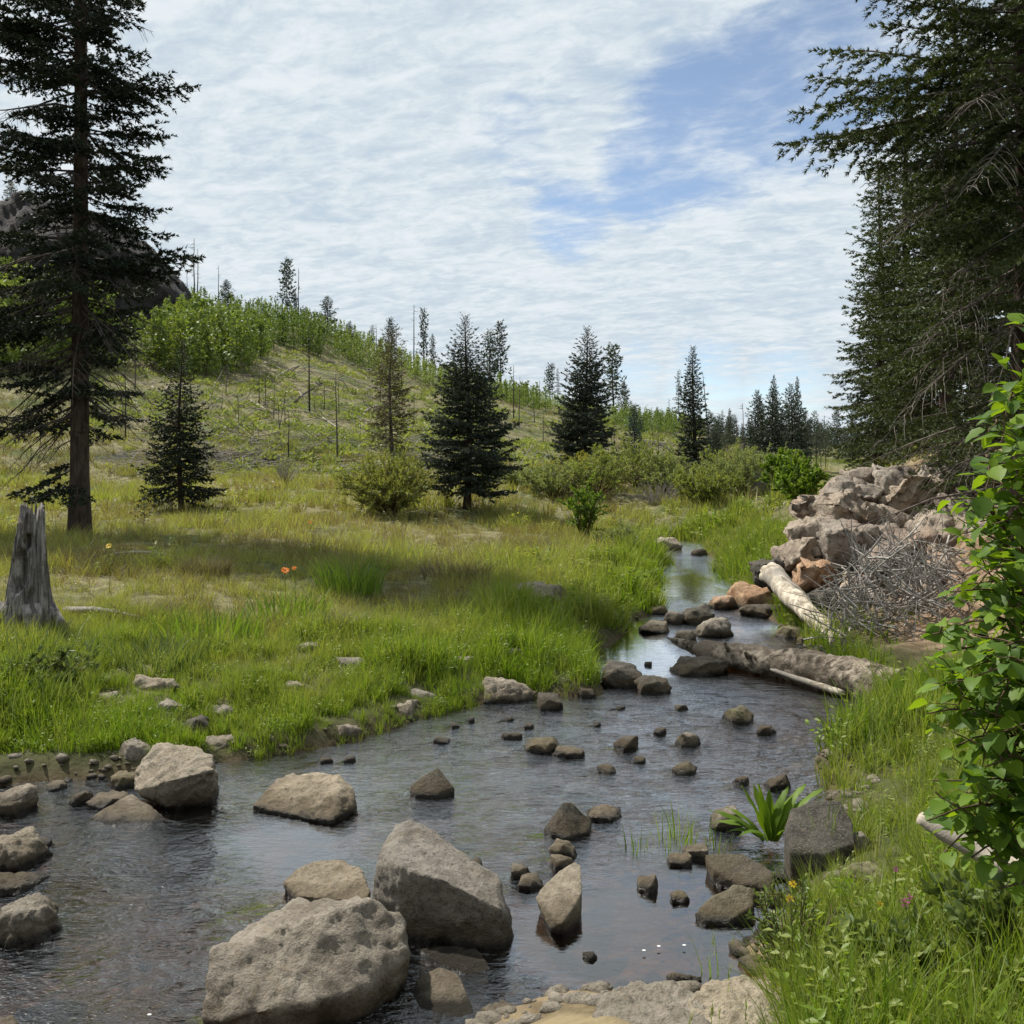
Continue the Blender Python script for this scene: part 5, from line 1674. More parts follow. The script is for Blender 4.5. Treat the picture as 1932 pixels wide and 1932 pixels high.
def build_right_conifers():
    # the near one whose boughs reach into the picture; trunk at the frame's edge
    g = col_at(1922, 9.2)
    ex = []
    rng = np.random.default_rng(6)
    # the long bough crossing the sky
    for (pz, az, L, an) in ((130, 2.95, 1.75, 2), (150, 3.25, 2.1, -16), (165, 3.08, 2.25, -20), (190, 3.35, 2.0, -20), (140, 3.15, 2.0, -9), (30, 3.1, 1.5, 0), (0, 3.4, 1.65, 6), (60, 2.8, 1.2, 2),
                            (290, 3.5, 1.3, -12), (340, 3.9, 1.2, -14), (260, 4.1, 1.2, -8), (300, 4.4, 1.1, -10), (380, 3.6, 1.2, -25), (420, 4.0, 1.25, -25), (90, 3.7, 1.2, -4), (110, 4.3, 1.1, -5)):
        ex.append((H + (HY - pz) / FPX * 9.2 - g.z, az, L, an, False))
    for k in range(26):
        z = rng.uniform(.4, 4.2)
        ex.append((z, rng.choice([3.1, 3.5, 4.0, 4.6, 2.7]) + rng.normal(0, .25), rng.uniform(.8, 1.7), rng.uniform(-38, -8), True))
    b = conifer_bufs(9.5, 1.6, 1.2, 101, nb=210, lat_step=.055, sub_step=.055, spikes=20, sl=.050, sw=.0135, droop=-20, droop_top=25, tipup=.10, prof=.55, dead=.2, taper=.034, gap=.25, lat_frac=.36,
                     hang=.30, extra=ex, side=lambda az, f: .55 if np.cos(az) > .35 else 1.0, zcoarse=6.6)
    plant_conifer('spruce', g, b, 'bark', 'needle_right', 'near spruce at the right edge with long boughs reaching across the sky', wood_mat='deadtwig_mid')
    # the row behind it on the slope
    specs = [(1790, 13.0, 6.6, 1.25, 111, 'needle_right', 'dark spruce with many dead twigs just left of the near right-edge spruce'),
             (1722, 17.0, 7.2, 1.25, 121, 'needle_right', 'tallest pointed spruce of the row above the rock outcrop'),
             (1652, 19.0, 5.9, 1.12, 131, 'needle_right', 'leftmost spruce of the row above the rock outcrop, next to open sky'),
             (1850, 16.5, 8.0, 1.4, 141, 'needle_right', 'tall spruce filling the gap behind the near right-edge spruce'),
             (1690, 22.0, 5.2, 1.1, 151, 'needle_blue', 'shadowy spruce deep behind the row above the rock outcrop'),
             (1930, 14.0, 8.0, 1.5, 161, 'needle_right', 'spruce behind the trunk at the right edge')]
    for (px, Y, hh, rr, sd, nd, lb) in specs:
        b = conifer_bufs(hh, rr, .25, sd, nb=240, lat_step=.065, sub_step=.07, spikes=12, sl=.064, sw=.0235, droop=-22, droop_top=35, tipup=.14, prof=.62, dead=.12, taper=.034, gap=.2, lat_frac=.38, hang=.22)
        p = col_at(px, Y)
        top_want = {121: 118, 131: 312}.get(sd)
        if top_want:
            p.z = (H + (HY - top_want) / FPX * Y) - hh + .15
            zg = gz(p.x, p.y)
            if p.z > zg:      # stand it on the land and let the height follow
                b = conifer_bufs(hh + p.z - zg, rr, .25, sd, nb=280, lat_step=.065, sub_step=.07, spikes=12, sl=.064, sw=.0235, droop=-22, droop_top=35, tipup=.14, prof=.66, dead=.2, taper=.034, gap=.2,
                                 lat_frac=.38, hang=.22)
            p.z = min(p.z, zg)
        plant_conifer('spruce', p, b, 'bark', nd, lb, wood_mat='deadtwig_dark')
    # low dark boughs on top of the outcrop
    for (px, Y, hh, rr, sd, lb) in ((1775, 11.2, 1.3, .62, 171, 'low young spruce growing on top of the rock outcrop'), (1840, 10.6, 1.5, .7, 173, 'low young spruce behind the top of the leafy shrub')):
        b = conifer_bufs(hh, rr, .05, sd, nb=100, lat_step=.055, sub_step=.06, spikes=12, sl=.05, sw=.016, droop=-20, droop_top=40, tipup=.15, gap=.15, dead=.15)
        plant_conifer('spruce', col_at(px, Y), b, 'bark', 'needle_right', lb, wood_mat='deadtwig_dark')


# px, top, foot, width, kind  (foot on the land as seen; None: hidden behind the crest)
FAR_TREES = [
    (426, 528, 566, 34, 'cone'), (543, 491, 600, 30, 'pine'), (557, 549, 606, 18, 'cone'), (578, 579, 612, 22, 'cone'), (617, 560, 628, 42, 'cone'), (660, 606, 645, 22, 'cone'),
    (678, 632, 652, 14, 'cone'), (704, 614, 662, 16, 'spike'), (738, 603, 672, 20, 'pine'), (799, 587, 690, 22, 'pine'), (817, 631, 700, 18, 'cone'),
    (925, 628, 745, 30, 'pine'), (945, 612, 750, 34, 'pine'), (1038, 689, 770, 22, 'pine'), (1052, 696, 772, 10, 'spike'), (992, 720, 752, 12, 'cone'),
    (1158, 653, 800, 42, 'pine'), (1178, 721, 800, 30, 'cone'), (1240, 768, 806, 14, 'cone'), (1250, 775, 806, 12, 'cone'), (1268, 771, 815, 14, 'spike'), (1282, 700, 815, 16, 'spike'),
    (1342, 778, 870, 18, 'spike'), (1362, 775, 840, 12, 'spike'), (1376, 772, 856, 18, 'cone'), (1386, 783, 860, 14, 'spike'), (1434, 749, 850, 20, 'cone'), (1460, 712, 850, 30, 'cone'),
    (1505, 714, 850, 24, 'cone'), (1491, 757, 850, 16, 'spike'), (1530, 790, 850, 26, 'cone'), (1548, 798, 850, 26, 'cone'), (1412, 790, 856, 18, 'cone'), (1400, 800, 850, 16, 'cone'),
    (1320, 790, 842, 14, 'cone'), (1296, 795, 838, 14, 'cone'), (20, 342, 400, 34, 'cone'), (55, 352, 400, 30, 'cone'), (470, 567, 590, 9, 'cone'), (497, 572, 598, 9, 'cone'),
    (1350, 786, 846, 14, 'cone'), (1425, 800, 852, 16, 'spike'), (1475, 770, 852, 18, 'cone'), (1520, 770, 850, 14, 'spike'), (1580, 770, 850, 34, 'cone'), (1610, 760, 850, 34, 'cone'),
]
ORD = ['first', 'second', 'third', 'fourth', 'fifth', 'sixth', 'seventh', 'eighth', 'ninth', 'tenth', 'eleventh', 'twelfth', 'thirteenth', 'fourteenth', 'fifteenth', 'sixteenth', 'seventeenth',
       'eighteenth', 'nineteenth', 'twentieth', 'twenty-first', 'twenty-second', 'twenty-third', 'twenty-fourth', 'twenty-fifth', 'twenty-sixth', 'twenty-seventh', 'twenty-eighth', 'twenty-ninth', 'thirtieth']


def build_far_trees():
    lib = {}
    for k in range(3):
        lib['cone', k] = conifer_bufs(6.0, 1.35, .4, 300 + k, nb=110, lat_step=.22, sub_step=.24, spikes=6, sl=.28, sw=.13, droop=-12, droop_top=40, tipup=.2, prof=.8, gap=.22, taper=.03)
        lib['pine', k] = conifer_bufs(6.0, .95, 1.3, 310 + k, nb=90, lat_step=.22, sub_step=.24, spikes=6, sl=.26, sw=.12, droop=-10, droop_top=35, tipup=.25, prof=.45, gap=.35, taper=.03, dead=.2)
        lib['spike', k] = conifer_bufs(6.0, .50, .5, 320 + k, nb=90, lat_step=.18, sub_step=.2, spikes=5, sl=.18, sw=.09, droop=-20, droop_top=20, tipup=.1, prof=.6, gap=.5, taper=.025, dead=.5)
    shapes = {}
    wid = {'cone': 1.35, 'pine': .95, 'spike': .5}
    for key, (a, b, c) in lib.items():
        shapes[key] = (a.mesh('trunk', True), b.mesh('branches'), c.mesh('crown'))
    rows = sorted(FAR_TREES)
    cnt = {'cone': 0, 'pine': 0, 'spike': 0}
    words_ = {'cone': 'dark cone-shaped conifer on the far crest', 'pine': 'tall narrow gappy pine on the far crest', 'spike': 'scraggy spire-like conifer on the far crest'}
    for i, (px, top, foot, w, kind) in enumerate(rows):
        Y = float(np.interp(px, _rpx, _rD)) * (0.99 if foot < 848 else .62)
        if px > 1330:
            Y = 70.0 + 6 * (i % 5)
        if px < 100:
            Y = 80.0
        x = (px - CX) / FPX * Y
        zg = gz(x, Y)
        ztop = H + (HY - top) / FPX * Y
        if px < 100:
            zg = H + (HY - foot) / FPX * Y
        hh = ztop - zg
        if hh < .8:
            hh = .8
            zg = ztop - .8
        sh = shapes[kind, i % 3]
        lab = f"{words_[kind]}, {ORD[cnt[kind]]} such from the left"
        cnt[kind] += 1
        r = plant_conifer('far_conifer', (x, Y, zg), sh, 'bark_far', 'needle_far', lab, 'conifers on the far crest', (i * 1.7) % 6.28)
        sx = (w / FPX * Y * .5) / wid[kind] * 1.05
        r.scale = (sx, sx, hh / 5.85)


def build_distant_wood():
    """the dark wood closing the valley on the right, and scrub on the burnt slope"""
    rng = np.random.default_rng(19)
    shapes = []
    for k in range(4):
        a, b, c = conifer_bufs(5.0, .95 - .12 * k, .3, 340 + k, nb=42, lat_step=.40, sub_step=.36, spikes=4, sl=.40, sw=.19, droop=-12, droop_top=40, tipup=.2, prof=.8, gap=.25)
        v, t, q, aa = c.arrays()
        bf = Buf()
        bf.add(v, t, None, aa)
        v, t, q, aa = a.arrays()
        bf.add(v, t, q, .1)
        shapes.append(bf)
    n = 90
    px = rng.uniform(1330, 1760, n)
    Y = rng.uniform(58, 120, n)
    X = (px - CX) / FPX * Y
    sc = rng.uniform(.22, .62, n) * (Y / 85)
    scatter('distant_forest', shapes, np.stack([X, Y, height(X, Y)], -1), np.stack([np.zeros(n), np.zeros(n), rng.random(n) * 6.28], -1), sc, rng.integers(0, 4, n), rng.random(n), M['needle_far'],
            'distant dark conifer wood closing the valley beyond the stream', 'forest')
    n = 2400
    px = rng.uniform(150, 1320, n)
    Y = 31 * (110 / 31) ** rng.random(n)
    X = (px - CX) / FPX * Y
    pt = fbm(np.stack([X * .12, Y * .12, X * 0], -1), 3, 73)
    ok = (pt + .1 * rng.normal(size=n) > .06) & (Y < np.interp(px, _rpx, _rD))
    X, Y = X[ok], Y[ok]
    n = len(X)
    sh = []
    for k in range(3):
        bf = Buf()
        m = 44
        d = unit(rng.normal(size=(m, 3)))
        d[:, 2] = np.abs(d[:, 2])
        tri_leaves(bf, d * [.5, .5, .32] * rng.uniform(.5, 1, (m, 1)), d + rng.normal(0, .5, (m, 3)), rng.normal(size=(m, 3)), .19, .13, rng.random(m))
        sh.append(bf)
    scatter('hillside_scrub', sh, np.stack([X, Y, height(X, Y)], -1), np.stack([np.zeros(n), np.zeros(n), rng.random(n) * 6.28], -1), rng.uniform(.4, 1.1, n) * (.6 + Y / 140), rng.integers(0, 3, n), rng.random(n),
            M['willow'], 'low green scrub dotted over the burnt hillside', 'scrub')


def build_trees_behind():
    # unseen spruces added to cut the sky light on viewer-facing boulder sides
    b = conifer_bufs(11.0, 2.1, .6, 361, nb=120, lat_step=.22, sub_step=.22, spikes=6, sl=.22, sw=.11, droop=-12, droop_top=35, tipup=.16, prof=.7, gap=.15, taper=.028)
    ms = (b[0].mesh('trunk', True), b[1].mesh('branches'), b[2].mesh('crown'))
    for k, (x, y, s, lb) in enumerate(((1.5, -4.5, 1.0, 'straight behind the viewer'), (5.2, -2.2, .9, 'behind the viewer to the right'), (-3.5, -5.5, 1.1, 'behind the viewer to the left'),
                                       (4.6, -7.0, 1.2, 'farther back to the right'), (-0.8, -8.5, 1.25, 'farther back straight behind'), (-7.5, -6.5, 1.0, 'farthest back to the left'), (8.0, 2.2, 1.0, 'beside the viewer on the right bank'))):
        r = plant_conifer('spruce', (x, y, gz(x, y)), ms, 'bark', 'needle_right', 'unseen spruce added to cut sky light, ' + lb, 'unseen spruces added to cut sky light', k * 1.3)
        r.scale = (s, s, s)


# standing dead trunks: px, top, foot, lean px
SNAGS = [(366, 450, 545, 0), (373, 470, 548, 0), (254, 618, 740, 3), (362, 590, 680, 0), (584, 618, 780, -2), (637, 706, 868, -4), (545, 775, 874, 0), (526, 735, 808, 14), (489, 690, 764, 0),
         (501, 696, 768, 0), (451, 740, 800, -3), (563, 507, 590, 0), (781, 575, 690, 0), (969, 689, 795, 0), (979, 711, 809, 2), (1025, 771, 840, 0), (1007, 865, 922, 0), (1018, 718, 770, 0),
         (1336, 703, 795, -10), (1405, 760, 870, -4), (1483, 730, 830, 0), (645, 835, 864, 0), (696, 640, 700, 0), (533, 560, 600, 0), (1080, 742, 790, 0), (1115, 720, 790, 2),
         (1530, 800, 885, 0), (1540, 808, 890, 1), (1549, 800, 886, -1), (1558, 812, 885, 0), (412, 500, 560, 0), (612, 724, 776, 0), (418, 742, 772, 2), (236, 690, 830, 0), (1300, 760, 830, 0)]
# trunks lying on the slope: two ends, pale or dark
FALLEN = [((286, 730), (302, 750), 1), ((302, 750), (318, 728), 1), ((562, 740), (582, 760), 1), ((500, 686), (542, 703), 1), ((522, 712), (566, 690), 1), ((472, 760), (506, 780), 1), ((596, 828), (626, 806), 1),
          ((569, 852), (584, 871), 1), ((410, 811), (466, 822), 0), ((636, 874), (672, 873), 0), ((420, 868), (480, 880), 0), ((395, 858), (440, 852), 0), ((212, 800), (262, 812), 0), ((330, 768), (372, 790), 1),
          ((560, 765), (640, 700), 0), ((690, 780), (730, 760), 1), ((980, 880), (1030, 905), 1), ((985, 900), (1040, 926), 1), ((1010, 856), (1060, 868), 0), ((1190, 850), (1240, 858), 1),
          ((1230, 838), (1280, 860), 0), ((1060, 800), (1035, 826), 0), ((450, 862), (470, 846), 0), ((610, 790), (640, 812), 1), ((240, 752), (285, 790), 1), ((520, 850), (600, 858), 0)]


def ordinal(i):
    if i < 30:
        return ORD[i]
    tens, one = divmod(i + 1, 10)
    w = {3: 'thirt', 4: 'fort', 5: 'fift', 6: 'sixt', 7: 'sevent', 8: 'eight'}[tens]
    return w + 'ieth' if one == 0 else w + 'y-' + ORD[one - 1]


def build_snags():
    rng = np.random.default_rng(8)
    for k in range(50):   # more of the burnt stand, on the slope and along the crest
        x = rng.uniform(250, 1290)
        yr = float(np.interp(x, _rpx, _ry))
        if 28 <= k < 38:
            x = rng.uniform(1330, 1560)
            yr = 840.0
        if k < 18 or k >= 38:
            ft = rng.uniform(yr + 40, max(yr + 60, 890))
            SNAGS.append((x, ft - rng.uniform(22, 85), ft, rng.uniform(-5, 5)))
        else:
            SNAGS.append((x, yr - rng.uniform(25, 75), yr + 4, rng.uniform(-3, 3)))
    for i, (px, top, foot, lean) in enumerate(sorted(SNAGS)):
        g = ground(px, foot, 24.0, 200.0)
        Y = min(g.y, float(np.interp(px, _rpx, _rD)))
        x = (px - CX) / FPX * Y
        zg = gz(x, Y)
        tp = at(px + lean, top, Y)
        hh = tp.z - zg
        bf = Buf()
        s = np.linspace(0, 1, 7)
        pts = np.stack([s * (tp.x - x), rng.normal(0, .01, 7) * hh, s * hh - .2 * (1 - s)], -1)
        r0 = max(.8 / FPX * Y * 1.25, .012 * hh)
        tube(bf, pts, r0 * (1.05 - .75 * s), 6, .5, True, .15, i)
        root = link('dead_tree', None, loc=(x, Y, zg))
        where = 'on the crest against the sky' if top < np.interp(px, _rpx, _ry) - 18 else 'on the hillside'
        tag(root, f"bare dead standing trunk {where}, {ordinal(i)} dead trunk from the left", 'dead tree', 'burnt standing trunks')
        tk = link('trunk', bf.mesh('trunk', True), M['bark_char'] if i % 3 == 0 else M['bark_far'], root)
        n = int(rng.integers(8, 14))
        z = rng.uniform(.35, .97, n) * hh
        az = rng.random(n) * 6.283
        L = rng.uniform(.03, .09, n) * hh
        sl = np.linspace(0, 1, 3)
        Pp = np.stack([np.interp(z, pts[:, 2], pts[:, 0])[:, None] + np.cos(az)[:, None] * L[:, None] * sl, np.sin(az)[:, None] * L[:, None] * sl, z[:, None] + (L * rng.uniform(-.4, .3, n))[:, None] * sl], -1)
        b2 = Buf()
        thin_tubes(b2, Pp, np.repeat(np.array([[.4, .25, .12]]) * r0, n, 0))
        link('branches', b2.mesh('branches'), M['bark_far'], tk)
    for i, (p0, p1, pale) in enumerate(sorted(FALLEN)):
        a, b = ground(*p0, 22.0, 180.0), ground(*p1, 22.0, 180.0)
        if (a - b).length > 16:
            b = a + (b - a).normalized() * 12
            b.z = gz(b.x, b.y)
        r = 1.5 / FPX * a.y * rng.uniform(1.0, 1.6)
        a.z += r * .7
        b.z += r * .9
        bf, _, _ = log_mesh(a, b, r, r * .6, 60 + i, 7, 10, .012, .2, False)
        o = link('charred_log' if not pale else 'bleached_log', bf.mesh('log', True), M['log_hill'] if pale else M['bark_char'], loc=a)
        tag(o, f"{'pale bleached' if pale else 'dark charred'} trunk lying on the burnt slope, {ordinal(i)} lying trunk from the left", 'log', 'fallen trunks on the slope')
    # burnt litter of broken sticks
    bf = Buf()
    px = np.concatenate([rng.normal(450, 40, 120), rng.uniform(230, 1300, 1300)])
    py = np.concatenate([rng.normal(868, 9, 120), rng.uniform(680, 905, 1300)])
    P_, D_ = [], []
    for x, y in zip(px, py):
        if y < np.interp(x, _rpx, _ry) + 25 or y > 905:
            continue
        g = ground(x, y, 22.0, 170.0)
        P_.append((g.x, g.y, g.z + .05))
    P_ = np.array(P_)
    n = len(P_)
    D_ = unit(np.stack([rng.normal(size=n), rng.normal(size=n), rng.normal(size=n) * .22 + .1], -1))
    L = rng.uniform(.5, 3.0, n)
    s = np.linspace(-.5, .5, 3)
    thin_tubes(bf, P_[:, None, :] + D_[:, None, :] * (L[:, None] * s)[:, :, None], np.repeat((P_[:, 1] * .75 / FPX)[:, None], 3, 1) * np.array([1.2, 1, .5]), rng.random(n))
    o = link('burnt_litter', bf.mesh('burnt_litter'), M['deadtwig'])
    tag(o, 'broken burnt sticks strewn over the hillside', 'debris', kind='stuff')


build_tall_left_spruce()
build_left_neighbours()
build_mid_conifers()
build_right_conifers()
build_far_trees()
build_snags()
build_distant_wood()
build_trees_behind()

# ------------------------------------------------------------------ bushes
def bush(name, loc, rx, hgt, seed, mat, label, n_stem=60, n_leaf=5000, ll=.07, lw=.018, dome=0.6, group=None, stem_mat='stem', bare=0.0, cat='bush'):
    rng = np.random.default_rng(seed)
    az = rng.random(n_stem) * 6.283
    out = rx * np.sqrt(rng.random(n_stem)) * (1 + .12 * rng.normal(size=n_stem))
    hh = hgt * (1 - (1 - dome) * (out / rx) ** 2) * rng.uniform(.72, 1.08, n_stem)
    s = np.linspace(0, 1, 7)
    P_ = np.stack([np.cos(az)[:, None] * (out[:, None] * s ** .8), np.sin(az)[:, None] * (out[:, None] * s ** .8), hh[:, None] * (s ** .9) - .05 * (1 - s)], -1)
    P_ += rng.normal(0, .012 * hgt, P_.shape) * s[None, :, None]
    root = link(name, None, loc=loc)
    tag(root, label, cat, group)
    wd = Buf()
    thin_tubes(wd, P_, np.repeat((np.linspace(1.0, .3, 7) * .008 * (hgt ** .5))[None, :], n_stem, 0), rng.random(n_stem))
    # side twigs
    k = n_stem * 3
    si = rng.integers(0, n_stem, k)
    tt = rng.uniform(.25, 1.0, k)
    f = tt * 6
    i0 = np.minimum(f.astype(int), 5)
    B = P_[si, i0] + (P_[si, i0 + 1] - P_[si, i0]) * (f - i0)[:, None]
    D = unit((P_[si, i0 + 1] - P_[si, i0]) + rng.normal(0, .55, (k, 3)) * np.linalg.norm(P_[si, i0 + 1] - P_[si, i0], axis=1)[:, None])
    L = rng.uniform(.13, .34, k) * hgt
    tw = B[:, None, :] + D[:, None, :] * (L[:, None] * np.linspace(0, 1, 3))[:, :, None]
    thin_tubes(wd, tw, np.repeat(np.array([[.0035, .0025, .0015]]) * hgt ** .5, k, 0), rng.random(k))
    link('stems', wd.mesh('stems'), M[stem_mat], root)
    m = int(n_leaf * (1 - bare))
    if m:
        ti = rng.integers(0, k, m)
        u = rng.random(m)
        Pl = B[ti] + D[ti] * (L[ti] * u)[:, None]
        Dl = unit(D[ti] + rng.normal(0, .6, (m, 3)))
        fo = Buf()
        leaves(fo, Pl, Dl, rng.normal(size=(m, 3)), ll * rng.uniform(.6, 1.3, m), lw * rng.uniform(.7, 1.3, m), np.clip(.3 * rng.random(n_stem)[si[ti]] + .7 * rng.random(m), 0, 1))
        link('foliage', fo.mesh('foliage'), M[mat], root)
    return root


def build_bushes():
    bush('willow_bush', col_at(736, 20.3), 1.0, 1.24, 3, 'willow_bush', 'round golden-green bush on the meadow left of the full bluish spruce', 150, 15000, .085, .022, .55)
    bush('willow_bush', col_at(1103, 17.5), .30, 1.0, 5, 'sapling', 'narrow bright green sapling bush near the bend of the stream', 26, 3000, .06, .032, .7)
    bush('willow_bush', col_at(1160, 16.2), .45, .42, 6, 'willow_grey', 'low greyish bush right of and below the sapling bush', 50, 3500, .05, .013, .6)
    wil = [(1045, 24.5, 1.0, .85, 'willow_grey', 'leftmost grey-green willow of the thicket upstream'), (1130, 24.8, 1.2, 1.0, 'willow', 'willow behind the sapling bush in the thicket upstream'),
           (1205, 26.5, 1.4, 1.25, 'willow', 'tall willow in the middle of the thicket upstream'), (1260, 25.5, 1.0, .95, 'willow_grey', 'willow just left of the stream channel far upstream'),
           (1330, 22.5, .95, .85, 'willow', 'low willow on the right side of the stream upstream'), (1395, 23.5, 1.1, 1.0, 'willow_grey', 'grey-green willow above the bright sedge on the right'),
           (1450, 25.0, 1.2, 1.0, 'willow_grey', 'willow before the dark spruce clump on the right'), (1380, 29.0, 1.2, 1.1, 'willow', 'willow farther back below the small dark spruce'),
           (1090, 28.5, 1.3, .9, 'willow_gold', 'yellowish willow at the foot of the dense broad spruce'), (985, 27.0, .7, .5, 'willow_grey', 'small grey shrub right of the full bluish spruce')]
    for i, (px, Y, rx, hh, mt, lb) in enumerate(wil):
        bush('willow_bush', col_at(px, Y), rx, hh, 20 + i, mt, lb, 80, 6500, .095, .025, .6, 'willows along the stream')
    bush('leafy_bush', col_at(1510, 18.5), .5, .8, 41, 'sapling', 'fresh green leafy bush beside the left end of the outcrop', 50, 5500, .07, .045, .6)
    bush('leafy_bush', col_at(1480, 22.0), .6, .95, 42, 'sapling', 'taller green leafy bush before the dark spruce clump', 50, 5500, .08, .05, .6)
    bush('dead_bush', col_at(1240, 23.6), .75, .62, 43, 'willow', 'bare grey dead willow branches over the driftwood upstream', 110, 0, .07, .02, .7, None, 'deadtwig', 1.0)
    bush('dead_bush', col_at(1440, 23.0), .45, .6, 44, 'willow', 'bare grey shrub among the willows on the right', 70, 0, .07, .02, .7, None, 'deadtwig', 1.0)
    bush('dead_bush', col_at(540, 28.0), .5, .75, 45, 'willow', 'bare grey dead shrub at the foot of the hill left of the golden bush', 60, 0, .07, .02, .7, None, 'deadtwig', 1.0)
    rng = np.random.default_rng(14)

    def clump(name, px, py, rx, hh, nb, wd, lean, mat, lb, cat, group=None):
        bf = grass_tuft(rng, nb, hh, wd, rx, lean, 0, 3)
        q = ground(px, py)
        o = link(name, bf.mesh(name), M[mat], loc=(q.x, q.y, q.z))
        tag(o, lb, cat, group)
    for (px, py, rx, hh, lb) in ((860, 1095, .40, .36, 'dark brownish tussock beside the grey ledge on the meadow'), (1018, 1040, .34, .30, 'greyish tussock on the sunny meadow near the bend'),
                                 (640, 1195, .17, .24, 'dark round tussock in the shaded grass above the flat grey stone'), (390, 1085, .26, .26, 'dark tussock in the spruce shadow'),
                                 (262, 1176, .26, .24, 'brown tussock by the crooked grey branch')):
        clump('tussock', px, py, rx, hh, 420, .008, 1.0, 'sage', lb, 'tussock', 'dark tussocks')
    for (px, py, rx, hh, mt, lb) in ((60, 1262, .5, .34, 'forb', 'blade-leaved weeds just below the stump'), (660, 1120, .34, .48, 'sapling', 'dark green clump of tall weeds in the shaded meadow'),
                                     (395, 1215, .42, .36, 'sapling', 'green clump of weeds right of the crooked grey branch'), (300, 1250, .34, .24, 'forb', 'low pale weeds above the long pale slab'),
                                     (20, 1330, .4, .28, 'forb', 'leafy weeds at the left edge below the stump'), (540, 1175, .36, .36, 'sapling', 'green clump of weeds between the stump branch and the flat grey stone')):
        clump('weed_clump', px, py, rx, hh, 260, .014, .6, mt, lb, 'weeds')
    for i, (px, py, rx, hh, mt, lb) in enumerate(((1880, 1860, .26, .22, 'forb', 'pale lobed weeds at the bottom right corner'), (1700, 1905, .20, .18, 'forb', 'small pale weeds at the bottom edge right of the yellow flowers'),
                                                   (90, 1300, .35, .24, 'forb', 'broad-leaved weeds in front of the stump'))):
        bush('weed_clump', ground(px, py), rx, hh, 80 + i, mt, lb, 60, 2200, .045, .02, .55, None, 'stem', 0.0, 'weeds')
    # feathery pale weed hanging over the pool
    bush('feathery_weed', Vector((.90, 3.05, .10)), .18, .34, 95, 'forb', 'feathery pale weed leaning over the calm pool at the right', 26, 1300, .02, .009, .7, None, 'stem', 0.0, 'weed')


build_bushes()


# ------------------------------------------------------------------ blades and herbs at the water
def blade_leaf_mesh(name, ln, wd, curl, seed):
    """a long keeled leaf growing up from the origin and arching over"""
    rng = np.random.default_rng(seed)
    n = 9
    s = np.linspace(0, 1, n)
    w = wd * np.sin(np.pi * np.clip(s * .93 + .07, 0, 1)) ** .7 * .5
    y = ln * (s - .0) * (1 - .35 * curl * s)
    x = ln * curl * .55 * s ** 2
    wave = .10 * wd * np.sin(s * 14 + seed)
    V = []
    for i in range(n):
        V += [(x[i] + wave[i], -w[i], y[i]), (x[i] - w[i] * .5, 0, y[i] - .002), (x[i] - wave[i], w[i], y[i])]
    q = []
    for i in range(n - 1):
        a = 3 * i
        q += [(a, a + 1, a + 4, a + 3), (a + 1, a + 2, a + 5, a + 4)]
    V = np.array(V)
    return np_mesh(name, V, None, q, True, {'tint': np.full(len(V), .5)})


def build_dock():
    g = at(1455, 1588, 4.45)
    g.z = max(g.z, .02)
    root = link('broad_leaved_plant', None, loc=g)
    tag(root, 'bright green broad-leaved plant growing among stones at the right water edge', 'plant')
    ms = [blade_leaf_mesh('leaf', .30, .055, c, i) for i, c in enumerate((.15, .5, .85, 1.1))]
    rows = [(-1.0, .35, .85, 1), (-.55, .15, .95, 0), (-.2, -.1, 1.0, 0), (.15, .1, .98, 1), (.5, .2, 1.15, 1), (.75, .1, 1.25, 1), (-1.3, .4, .95, 2), (-1.15, -.2, .75, 2), (.0, .6, .8, 0), (.9, .4, .7, 2), (-.75, -.4, .7, 3),
            (.35, -.5, .6, 3), (-1.25, .0, 1.1, 1), (-.35, .4, .9, 0)]
    for i, (lean, dep, sc, k) in enumerate(rows):
        o = link('leaf', ms[k], M['dock'], root)
        az = math.atan2(dep, lean if abs(lean) > .05 else .05)
        tilt = min(.85, abs(lean) * .55 + .05)
        o.matrix_local = Matrix.Translation((lean * .03, dep * .03, 0)) @ Matrix.Rotation(az, 4, 'Z') @ Matrix.Rotation(tilt, 4, 'Y') @ Matrix.Diagonal((sc, sc, sc, 1))
    # reeds standing in the shallow water
    rng = np.random.default_rng(12)
    for i, (px, py, n, hh, rad, lb) in enumerate(((1275, 1588, 34, .24, .10, 'thin pale sedge tuft standing in the water, larger of two'), (1200, 1600, 20, .17, .07, 'thin pale sedge tuft standing in the water, smaller of two'),
                                                   (1352, 1600, 14, .20, .06, 'few green blades rising left of the broad-leaved plant'), (1555, 1640, 34, .34, .12, 'green blades in front of the dark brown boulder'),
                                                   (1520, 1600, 24, .30, .09, 'green blades at the left face of the dark brown boulder'), (1342, 1842, 8, .22, .03, 'lone green grass sprout over the tan rock at the bottom'))):
        bf = grass_tuft(rng, n, hh, .006, rad, .35)
        w = wat(px, py)
        o = link('sedge_tuft', bf.mesh('sedge_tuft'), M['dock'], loc=(w.x, w.y, max(gz(w.x, w.y), -.03)))
        tag(o, lb, 'sedge')


build_dock()


